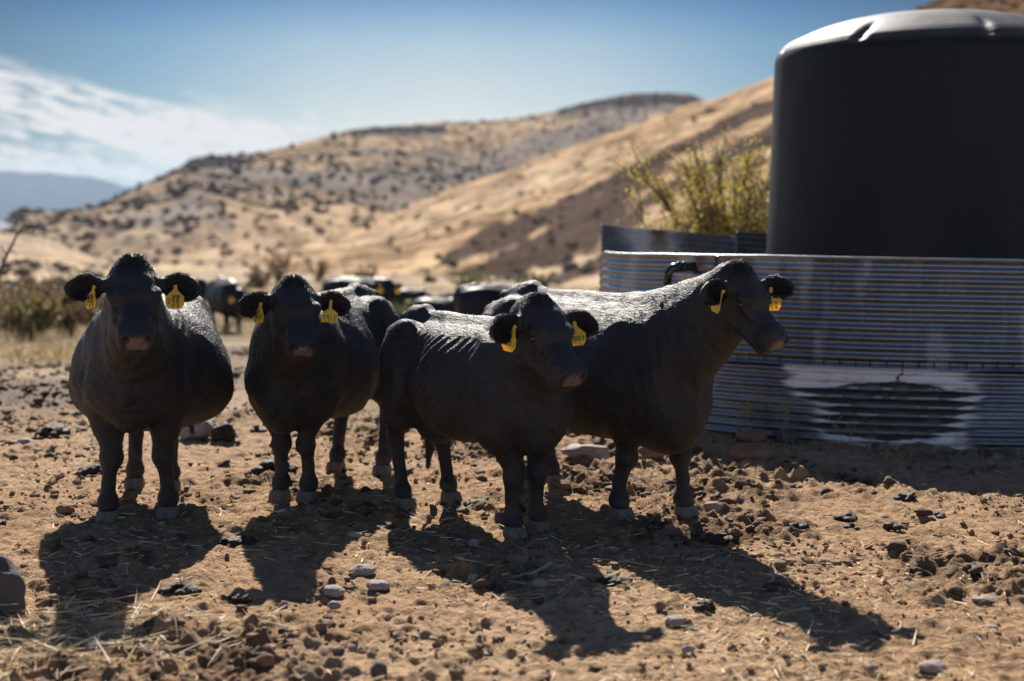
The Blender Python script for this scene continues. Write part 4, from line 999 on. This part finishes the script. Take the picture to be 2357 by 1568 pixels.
# ------------------------------------------------------------------ stones and dung
def ico(sub):
    import bmesh
    bm = bmesh.new(); bmesh.ops.create_icosphere(bm, subdivisions=sub, radius=1)
    V = np.array([v.co[:] for v in bm.verts]); F = np.array([[v.index for v in f.verts] for f in bm.faces]); bm.free(); return V, F
IV3, IF3 = ico(4); IV2, IF2 = ico(3)
def stone(name, label, px, py, wpx, ratio, mat, seed, cat='stone', group=None, sink=.3, lumpy=.16, z=0, depth=.8, hi=True, ang=False):
    p = gnd(px, py, z); p[2] = float(gz(p[0], p[1])) if p[1] > 10 else 0.
    w = wpx/FPX*p[1]/2; h = w*ratio
    V0, F0 = (IV3, IF3) if hi else (IV2, IF2)
    V = V0.copy(); r = np.random.default_rng(seed)
    if ang:      # broken faces
        for _ in range(9):
            n = r.normal(size=3); n /= np.linalg.norm(n); c = .62+.2*r.random(); d = V@n; V = V-np.maximum(d-c, 0)[:, None]*n
    V = V*(1+lumpy*fbm(V*1.1+seed*3.1, 3, seed)+lumpy*.25*fbm(V*5+seed, 2, seed+9))[:, None]
    a = r.random()*3; V = np.stack([V[:, 0]*w, V[:, 1]*w*depth, V[:, 2]*h], -1)
    V[:, 2] += h*(1-sink)
    o = mesh_np(name, V, F0, mat, loc=p+np.array([0, w*depth*.6, 0])); tag(o, label, cat, group); return o
def dung(label, px, py, wpx, seed, group='dung piles on the dirt', flat=.5):
    p = gnd(px, py); w = wpx/FPX*p[1]/2; r = np.random.default_rng(seed)
    e = w/15; F_ = Field((-w*1.3, -w*1.1, -.01), (w*1.3, w*1.1, w*1.3), e)
    for i in range(12):
        a = r.random()*6.3; q = r.random()**.6*w*.75; z = w*flat*(1-q/w)*r.random()*1.0
        F_.ell((math.cos(a)*q, math.sin(a)*q*.8, z), np.array((.42, .36, .17))*w*(.6+.6*r.random()), w*.07, frame((r.normal(), r.normal(), .4*r.normal())))
    v, q = F_.mesh(); v = v+.06*w*fbm(v/w*5, 3, seed)[:, None]*np.array([1, 1, 1]); v[:, 2] += .02*w
    o = mesh_np('dung_pile', v, q, M['dung'], loc=(p[0], p[1]+w*.5, .0)); tag(o, label, 'dung', group); return o
SG = 'loose stones on the yard'
stone('boulder', 'pale grey boulder with a notch on top, on the ground right behind the leftmost cow', 447, 1012, 108, .62, M['stone'], 1, 'boulder', sink=.35, lumpy=.22, ang=True)
stone('clod', 'dark earth clod leaning against the right side of the grey boulder', 512, 1018, 56, .8, M['dung'], 2, 'clod', sink=.4, lumpy=.4)
stone('boulder', 'dark boulder cut off by the left edge of the picture beside the straw', 0, 1425, 118, 1.5, M['darkstone'], 3, 'boulder', sink=.3, lumpy=.2, ang=True)
stone('boulder', 'rounded red boulder in the shade in front of the steel tank', 1738, 1068, 112, .46, M['redstone'], 4, 'boulder', sink=.3)
stone('boulder', 'smaller red stone behind the red boulder at the foot of the tank', 1732, 1022, 74, .5, M['redstone'], 5, 'boulder', sink=.3)
stone('boulder', 'dark stone right of the red boulders against the tank wall', 1812, 1020, 60, .6, M['darkstone'], 6, 'boulder', sink=.3)
stone('boulder', 'reddish stone seen between the front legs of the large cow', 1500, 1062, 60, .7, M['redstone'], 7, 'boulder', sink=.3, ang=True)
stone('boulder', 'broad pale stone in the sun below the belly of the large cow', 1352, 1062, 110, .42, M['stone'], 8, 'boulder', sink=.35, lumpy=.3, ang=True)
stone('boulder', 'pale stone behind the broad one, under the belly of the large cow', 1318, 1000, 64, .55, M['stone'], 9, 'boulder', sink=.35, lumpy=.3)
for k_, (lab, px, py, w_, ra, mt) in enumerate([
    ('grey egg shaped stone in the shadow below the second cow', 815, 1243, 37, .62, 'stone'),
    ('large oval grey stone lowest of the pale cluster left of centre', 767, 1375, 56, .5, 'stone'),
    ('round stone touching the underside of the large oval stone', 768, 1402, 32, .62, 'stone'),
    ('small round tan stone left of the oval stone cluster', 652, 1402, 24, .85, 'stone'),
    ('flat grey stone right of the oval stone cluster', 870, 1358, 54, .42, 'stone'),
    ('tilted shell shaped brown stone above the flat grey stone', 832, 1328, 60, .5, 'stone'),
    ('little dark round stone above the oval stone cluster', 763, 1345, 24, .85, 'redstone'),
    ('brick shaped reddish stone in the shadow of the lean cow', 1018, 1297, 54, .45, 'redstone'),
    ('upright pale stone just right of the brick shaped stone', 1041, 1318, 32, .7, 'stone'),
    ('blocky grey stone lower right of the brick shaped stone', 1088, 1342, 36, .75, 'stone'),
    ('round grey stone on the twig in the shadow of the lean cow', 1243, 1356, 34, .8, 'stone'),
    ('pointed small stone left of the front hooves of the lean cow', 1090, 1262, 28, .9, 'stone'),
    ('small cube like stone below the flat grey stone', 896, 1430, 22, .8, 'stone'),
    ('brown stone in the foreground dirt left of centre', 608, 1535, 44, .75, 'redstone'),
    ('brown half buried stone behind the lean cow, right of its legs', 1292, 1128, 46, .55, 'redstone'),
    ('small brown stone between the two right cows', 1376, 1122, 28, .65, 'redstone'),
    ('pinkish stone left of the left front hoof of the large cow', 1398, 1178, 36, .5, 'redstone'),
    ('smooth tan stone in the lower right foreground', 1556, 1438, 54, .4, 'stone'),
    ('brown stone up left of the smooth tan stone', 1518, 1404, 30, .7, 'redstone'),
    ('grey stone beside the right front hoof of the large cow', 1641, 1178, 40, .65, 'stone'),
    ('stone in the sun at the left edge behind the leftmost cow', 56, 1026, 42, .5, 'stone'),
    ('angular brown stone left of the front hooves of the leftmost cow', 148, 1184, 56, .5, 'redstone'),
    ('dark stone in the head shadow of the leftmost cow', 208, 1502, 66, .4, 'darkstone'),
    ('long flat stone in the bottom right corner', 2148, 1552, 70, .45, 'stone'),
    ('flat pale stone lying in the dirt at far right', 2272, 1388, 60, .3, 'stone'),
    ('thin pale stone lower than the flat one at far right', 2282, 1450, 34, .35, 'stone'),
    ('white pebble by the shadow tip in the lower right', 1584, 1502, 30, .6, 'stone'),
    ('small white pebble above the other white one', 1606, 1490, 18, .6, 'stone'),
    ('little stone in front of the left hoof of the large cow', 1437, 1203, 24, .7, 'redstone'),
    ('brown pebble under the far right hoof of the large cow', 1480, 1196, 30, .4, 'redstone'),
    ('grey pebble at the bottom beside the long flat stone', 2010, 1545, 34, .6, 'stone'),
    ('dark round pebble at the bottom edge left of centre', 872, 1558, 40, 1.0, 'darkstone'),
    ('dark pebble in the foreground beyond the round one', 778, 1508, 30, .7, 'darkstone'),
    ('second foreground pebble right of the dark one', 812, 1500, 30, .6, 'stone'),
    ('brown lump half in the shadow of the leftmost cow', 262, 1402, 34, .8, 'redstone'),
    ('blunt brown stone in the shade at the left straw pile', 98, 1402, 40, .8, 'redstone')]):
    stone('stone', lab, px, py, w_, ra, M[mt], 30+k_, 'stone', SG, ang=(k_ % 3 == 0))
for k_, (lab, px, py, w_) in enumerate([
    ('ridged dark dung pile right of the large cow, nearest its shadow', 1650, 1250, 78),
    ('double dark dung pile in the sun at right', 2058, 1222, 62),
    ('flat dark dung pile left of the double one', 1948, 1198, 56),
    ('wide dark dung heap on the edge of the tank shadow', 2088, 1158, 78),
    ('round dung lump below the tank shadow at right', 2166, 1192, 42),
    ('small dung lump between the wide heap and the round lump', 2122, 1182, 38),
    ('low dark dung pile halfway between the large cow and the double pile', 1838, 1218, 52),
    ('flat dung piece near the left end of the tank shadow', 1962, 1222, 44),
    ('dark dung lump alone in the sun under the tank shadow', 2010, 1138, 30),
    ('dark dung pile in the shadow of the second cow', 832, 1178, 74),
    ('shiny dark dung pile left of the hind hooves of the leftmost cow', 198, 1096, 78),
    ('crumbled brown dung heap at the shadow edge of the leftmost cow', 408, 1368, 100),
    ('dark dung lump between the shadows of the two left cows', 545, 1384, 64),
    ('crumbled dung heap between the two left cows', 545, 1260, 90),
    ('dark dung heap behind the second cow to its left', 628, 1092, 110),
    ('dark dung patch at far left behind the leftmost cow', 120, 1004, 90),
    ('dark dung pile behind the gap between the two left cows', 585, 994, 50),
    ('dung crumbs in the lower right beside the long shadow', 1622, 1404, 60),
    ('rounded clump of dry dung right of the shadow of the lean cow', 1412, 1350, 84),
    ('black dung lump at the left edge above the dark boulder', 2, 1208, 40),
    ('dung heap in the sun between the legs of the lean cow', 1105, 1168, 70),
    ('dung clump between the front hooves of the lean cow', 1185, 1178, 52)]):
    dung(lab, px, py, w_, 80+k_)
# dirt crumbs, too many to count
def crumbs():
    r = np.random.default_rng(77); V0 = IV2[:0]
    import bmesh
    bv, bf = ico(1); N_ = 15000
    y = 4.2+(13-4.2)*r.random(N_)**1.15; x = (r.random(N_)-.5)*2*.42*y
    den = fbm(np.stack([x, y], -1)*1.3, 3, 501); keep = r.random(N_) < np.clip(.42+den*1.5, .05, 1)*(.4+.6*sm(5, 7, y)); x, y = x[keep], y[keep]; n = len(x)
    s = .003+.014*r.random(n)**5+.004*r.random(n); s *= 1+.5*sm(0, .5, fbm(np.stack([x, y], -1)*1.3, 3, 501))[:n]
    zz = rough(x, y)
    V = bv[None]*(1+.35*(r.random((n, len(bv), 1))-.5)*2)*np.stack([s*1.2, s*1.1, s*.8], -1)[:, None]+np.stack([x, y, zz+s*.35], -1)[:, None]
    F = bf[None]+(np.arange(n)*len(bv))[:, None, None]
    return mesh_np('dirt_crumbs', V.reshape(-1, 3), F.reshape(-1, 3), M['clod'], smooth=False)
tag(crumbs(), 'crumbled dirt and small clods strewn over the yard', kind='stuff')
def clods():
    r = np.random.default_rng(78); bv, bf = ico(2); N_ = 16000
    y = 4.4+(24-4.4)*r.random(N_); x = (r.random(N_)-.5)*2*.42*y; P = np.stack([x, y], -1)
    den = sm(.0, .55, fbm(P*.9, 3, 13)+.25*noise(P*4, 15))+.30*sm(8, 11, y)*sm(1, -1, x); den *= .25+.75*sm(5.2, 7.2, y); keep = r.random(N_) < np.clip(den*.8+.02, 0, 1); x, y = x[keep], y[keep]; n = len(x)
    s = (.008+.030*r.random(n)**3.5)*(1+.6*sm(10, 20, y)); zz = gz(x, y)+rough(x, y)*(1-sm(12, 40, np.hypot(x, y))); W_ = bv[None]+np.arange(n)[:, None, None]*7.7
    V = bv[None]*(1+.75*fbm(W_*1.4, 2, 541)+.3*noise(W_*4, 543))[..., None]*np.stack([s*1.2, s*1.1, s*.75], -1)[:, None]+np.stack([x, y, zz+s*.2], -1)[:, None]
    F = bf[None]+(np.arange(n)*len(bv))[:, None, None]
    return mesh_np('dirt_clods', V.reshape(-1, 3), F.reshape(-1, 3), M['darkclod'], smooth=True)
tag(clods(), 'dark dry dung crumbs and earth clods in trampled patches', kind='stuff')
# ------------------------------------------------------------------ blades: straw, dry grass, bushes
def blades(name, base, dirs, L, w, col, mat, seed, curl=.3, parent=None, loc=None):
    r = np.random.default_rng(seed); n = len(base); D = dirs/np.linalg.norm(dirs, axis=1, keepdims=True)
    side = np.cross(D, r.normal(size=(n, 3))); side /= np.linalg.norm(side, axis=1, keepdims=True)
    L = np.asarray(L).reshape(-1, 1)*np.ones((n, 1)); w = np.asarray(w).reshape(-1, 1)*np.ones((n, 1)); cv = r.normal(size=(n, 3))*curl*L; cv[:, 2] -= np.abs(cv[:, 2])*.2
    m = base+D*L*.5+cv*.25; e = base+D*L+cv*.6
    V = np.stack([base-side*w, base+side*w, m+side*w*.9, m-side*w*.9, e+side*w*.35, e-side*w*.35], 1).reshape(-1, 3); k = np.arange(n)[:, None]*6
    F = np.concatenate([np.concatenate([k, k+1, k+2, k+3], 1), np.concatenate([k+3, k+2, k+4, k+5], 1)])
    return mesh_np(name, V, F, mat, parent, smooth=False, col=np.repeat(col, 6, 0), loc=loc)
def straw():
    r = np.random.default_rng(91); pts = []
    y = 4.3+(9.5-4.3)*r.random(14000)**1.8; x = (r.random(14000)-.5)*2*.40*y
    den = fbm(np.stack([x, y], -1)*.9, 3, 511)+.5*sm(6.6, 5.0, y)-.25*sm(-.2, 1.2, x)*sm(4.2, 7, y)
    k = r.random(14000) < np.clip(.42+den, .05, 1); x, y = x[k], y[k]
    c = gnd(110, 1475); x2 = c[0]+r.normal(size=1300)*.30; y2 = c[1]+r.normal(size=1300)*.28
    x = np.concatenate([x, x2]); y = np.concatenate([y, y2]); n = len(x)
    a = r.random(n)*6.283; z = rough(x, y)+.004+.02*r.random(n)**3
    D = np.stack([np.cos(a), np.sin(a), .12*r.normal(size=n)], -1)
    L = .03+.10*r.random(n)**2; L[-1300:] = .08+.16*r.random(1300)
    col = np.array([.68, .54, .34])*(.55+.6*r.random((n, 1)))
    return blades('straw', np.stack([x, y, z], -1), D, L, .0018+.0022*r.random(n), col, M['straw'], 92, .18)
tag(straw(), 'scattered straw and dry stalks on the foreground dirt', kind='stuff')
def dry_grass():
    r = np.random.default_rng(95); B = []; n0 = 5200
    d = 19+70*r.random(n0)**1.2; az = -.42+.62*r.random(n0); x = d*np.tan(az); y = d
    k = (fbm(np.stack([x, y], -1)*.16, 3, 521)+.55*sm(-.22, -.33, az)+.1 > .12*r.random(n0)) & ~((np.abs(x+.13*y-1) < .05*y) & (y < 30)); x, y, d = x[k], y[k], d[k]
    q = 9; n = len(x)*q; X = np.repeat(x, q)+r.normal(size=n)*.10; Y = np.repeat(y, q)+r.normal(size=n)*.10
    D = np.stack([r.normal(size=n)*.35, r.normal(size=n)*.35, np.ones(n)], -1); g = np.repeat(r.random(len(x)), q)[:, None]
    col = np.array([.52, .40, .22])*(.6+.5*g); gr = np.repeat(r.random(len(x)) < .15, q)[:, None]; col = np.where(gr, np.array([.20, .19, .07]), col)
    return blades('dry_grass', np.stack([X, Y, gz(X, Y)], -1), D, (.12+.25*r.random(n))*np.repeat(.6+.7*r.random(len(x)), q), .006, col, M['straw'], 96, .3)
tag(dry_grass(), 'dry tan grass tufts behind the yard', kind='stuff')
def bush(name, label, px, d, hgt, wid_, cols, seed, nstem=26, nleaf=2500, lean=(0, 0), leaf=.018, cat='bush', group=None, upright=.5):
    c = at(px, 480, d); r = np.random.default_rng(seed); z = float(gz(c[0], c[1])); root = empty(name, (c[0], c[1], z)); tag(root, label, cat, group)
    mb = MB(); tips = []
    for i in range(nstem):
        a = r.random()*6.283; sp = wid_*.5*(.25+.75*r.random()); top = np.array([math.cos(a)*sp+lean[0], math.sin(a)*sp+lean[1], hgt*(.55+.45*r.random())])
        p0 = np.array([math.cos(a), math.sin(a), 0])*.12*r.random()*wid_; p0[2] = -.05; cs = []
        for t in np.linspace(0, 1, 7):
            q = p0*(1-t)+top*t; q[:2] = p0[:2]*(1-t**1.5)+top[:2]*t**1.5; q = q+r.normal(size=3)*.03*hgt*t*(1-t)*2; cs.append(q)
        mb.tube(cs, list(np.linspace(.009, .003, 7)*max(hgt, .6)**.7), 5); 
        for t0 in np.linspace(.25, .95, 6):
            j = int(t0*6); b0 = cs[j]; br = unit(cs[min(j+1, 6)]-cs[j-1])+r.normal(size=3)*.55; b1 = b0+unit(br)*hgt*.16*(.5+r.random()); mb.tube([b0, (b0+b1)/2+r.normal(size=3)*.01, b1], [.004*hgt, .003*hgt, .0015*hgt], 4)
            tips.append((b0, b1))
        tips.append((cs[3], cs[6]))
    mb.build('stems', M['twig'], root)
    if nleaf:
        ii = r.integers(0, len(tips), nleaf); tt = r.random((nleaf, 1)); A = np.array([t[0] for t in tips])[ii]; Bp = np.array([t[1] for t in tips])[ii]
        P = A*(1-tt)+Bp*tt+r.normal(size=(nleaf, 3))*.02*hgt; cc = np.array(cols)[r.integers(0, len(cols), nleaf)]*(.7+.6*r.random((nleaf, 1)))
        blades('leaves', P, r.normal(size=(nleaf, 3))+np.array([0, 0, .8]), leaf*(.8+r.random(nleaf)), leaf*.32, cc, M['leaf'], seed+1, .3, root)
    return root
YG = [(.50, .40, .06), (.36, .32, .06), (.22, .22, .06), (.58, .44, .12), (.30, .20, .10), (.34, .22, .12)]
bush('shrub', 'large yellow green leafy shrub behind the corrugated sheets, left of the plastic tank', 1685, 18.6, 3.0, 2.6, YG, 61, 60, 30000, (-.22, 0), .036, 'shrub')
bush('shrub', 'thin reddish twiggy shrub at the left foot of the large yellow green one', 1560, 18.2, 1.85, .9, [(.35, .26, .08), (.22, .20, .07)], 62, 18, 900, (-.2, 0), .03, 'shrub')
BR = [(.15, .10, .055), (.22, .14, .07), (.10, .075, .05), (.30, .20, .10)]; GN = [(.16, .17, .06), (.22, .20, .08), (.12, .13, .05)]
for k_, (lab, px, d, h, w_, cl) in enumerate([
    ('brown dry bush at the left edge of the picture', 12, 31, 1.3, 2.6, BR), ('brown dry bush second from the left edge', 70, 34, 1.35, 2.0, BR), ('brown dry bush between the left edge and the leftmost cow', 128, 35, 1.3, 1.8, BR),
    ('brown dry bush nearest the ear of the leftmost cow', 190, 36, 1.15, 1.8, BR), ('tall dry grassy bush in front of the brown ones at left', 60, 28, .95, 2.0, [(.30, .22, .10), (.20, .18, .07), (.16, .16, .06), (.26, .18, .09)]), ('small brown bush in front of the leftmost cow ear', 150, 30, .7, 1.2, BR),
    ('green bush low between the far cows in the middle', 928, 30, .75, .95, GN), ('dark bush on the flat left of the second cow head', 640, 85, 2.2, 2.8, BR), ('dark bush on the flat above the second cow', 730, 90, 1.6, 2.2, BR),
    ('dark bush on the flat above the two distant cows', 600, 75, 1.4, 2.2, BR), ('olive bush at the foot of the near hillside above the lean cow', 1080, 60, 1.4, 2.0, GN), ('olive bush on the hill foot left of the steel tank', 1230, 50, 1.3, 1.4, GN),
    ('brown bush on the flat right of the second cow', 830, 70, 1.5, 2.2, BR), ('olive bush on the flat behind the leftmost cow', 300, 80, 1.5, 2.4, BR)]):
    bush('bush', lab, px, d, h, w_, cl, 300+k_*3, 22, 2600, (0, 0), .06, 'bush', 'dry bushes behind the yard')
# dead branch at left
b0 = at(-18, 640, 20); zb = float(gz(b0[0], 20)); root = empty('dead_shrub', (b0[0], 20, zb)); tag(root, 'bare dead shrub with one curved branch reaching up at the left edge', 'shrub')
def rel(px, py): q = at(px, py, 20); return (q[0]-b0[0], 0, q[2]-zb)
mb = MB(); mb.tube([(0, 0, -.05), rel(-10, 700), rel(-4, 640), rel(14, 590), rel(30, 560), rel(40, 538), rel(52, 524), rel(64, 518), rel(76, 517)], [.03, .028, .025, .022, .018, .015, .012, .009, .006], 7)
mb.tube([rel(36, 546), rel(50, 532), rel(62, 530), rel(72, 522)], [.010, .007, .005, .004], 5)
for (a, b) in (((20, 578), (40, 590)), ((8, 600), (-14, 575)), ((2, 620), (34, 600)), ((14, 590), (-10, 560)), ((0, 630), (46, 622))):
    q0 = np.array(rel(*a)); q1 = np.array(rel(*b)); mb.tube([q0, (q0+q1)/2+np.array([0, .05, .03]), q1], [.012, .009, .004], 5)
mb.build('branches', M['twig'], root)
mb = MB(); q = np.array(rel(77, 517))
for _ in range(16):
    v = rng.normal(size=3)*.045; mb.tube([q, q+v], [.008, .003], 4)
mb.build('seed_head', M['twig'], root)
# weeds against the tank wall
for k_, (lab, px, py, h) in enumerate([('tallest dry weed with yellow tips in front of the tank wall', 1733, 1015, .36), ('dry weed left of the tall one at the tank wall', 1700, 1010, .22), ('dry weed with forked top right of the red boulders', 1812, 1025, .34), ('thin dry weed in front of the black stains', 1945, 1040, .24)]):
    p = gnd(px, py); r = np.random.default_rng(700+k_); root = empty('dry_weed', p); tag(root, lab, 'weed', 'dry weeds at the tank wall')
    mb = MB(); tips = []
    for i in range(3 if k_ != 3 else 2):
        t = np.array([r.normal()*.08+.03, r.normal()*.05, h*(.75+.3*r.random())]); cs = [np.zeros(3), t*.4+r.normal(size=3)*.012, t*.75+r.normal(size=3)*.012, t]
        mb.tube(cs, [.0035, .003, .0024, .0015], 5)
        for _ in range(4):
            s_ = cs[2]*(.7+.5*r.random()); e_ = s_+np.array([r.normal()*.04, r.normal()*.04, .04+.05*r.random()]); mb.tube([s_, e_], [.002, .001], 4); tips.append(e_)
        tips.append(t)
    mb.build('stem', mk_plain('dry_stem', (.30, .22, .13)).m if k_ == 0 else bpy.data.materials['dry_stem'], root)
    P = np.repeat(np.array(tips), 5, 0)+r.normal(size=(len(tips)*5, 3))*.006
    blades('seed_heads', P, r.normal(size=P.shape), .014, .004, np.tile((.45, .30, .07), (len(P), 1)), M['leaf'], 710+k_, .2, root)
def wall_grass():
    r = np.random.default_rng(720); n = 2600; i = r.integers(0, NU, n); k = C2[i, 1] < 12; i = i[k]; n = len(i); off = .03+np.abs(r.normal(size=n))*.35
    X = C2[i, 0]+NO[i, 0]*off; Y = C2[i, 1]+NO[i, 1]*off; D = np.stack([r.normal(size=n)*.8, r.normal(size=n)*.8, .55+.4*r.random(n)], -1)
    return blades('dry_grass', np.stack([X, Y, rough(X, Y)], -1), D, .04+.10*r.random(n), .0016, np.array([.40, .31, .19])*(.5+.7*r.random((n, 1))), M['straw'], 721, .5)
tag(wall_grass(), 'dead grass litter along the foot of the steel tank', kind='stuff')
# twig in the shadow
p0, p1, p2 = gnd(1175, 1335), gnd(1225, 1330), gnd(1270, 1312)
mb = MB(); mb.tube([(0, 0, .012), tuple(p1-p0+np.array([0, 0, .02])), tuple(p2-p0+np.array([0, 0, .035]))], [.006, .009, .011], 8)
tw = mb.build('stick', M['straw'] and mk_plain('grey_wood', (.30, .27, .24)).m); tw.location = p0; tag(tw, 'short grey stick lying in the shadow of the lean cow', 'stick')
# ------------------------------------------------------------------ haze
HAZE = 4.5e-5
me = bpy.data.meshes.new('haze'); x0, x1, y0, y1, z0_, z1_ = -16000, 16000, -14500, 16000, -140, 300
me.from_pydata([(x, y, z) for x in (x0, x1) for y in (y0, y1) for z in (z0_, z1_)], [], [(0, 1, 3, 2), (4, 6, 7, 5), (0, 4, 5, 1), (2, 3, 7, 6), (0, 2, 6, 4), (1, 5, 7, 3)])
hz_o = bpy.data.objects.new('haze', me); S.collection.objects.link(hz_o); tag(hz_o, 'thin blue air over the plain', kind='stuff')
hm = bpy.data.materials.new('haze'); hm.use_nodes = True; nt = hm.node_tree; nt.nodes.clear(); ho_ = nt.nodes.new('ShaderNodeOutputMaterial'); pv = nt.nodes.new('ShaderNodeVolumePrincipled')
pv.inputs['Color'].default_value = (.60, .80, 1., 1); pv.inputs['Density'].default_value = HAZE; pv.inputs['Anisotropy'].default_value = .1
nt.links.new(pv.outputs[0], ho_.inputs['Volume']); me.materials.append(hm)
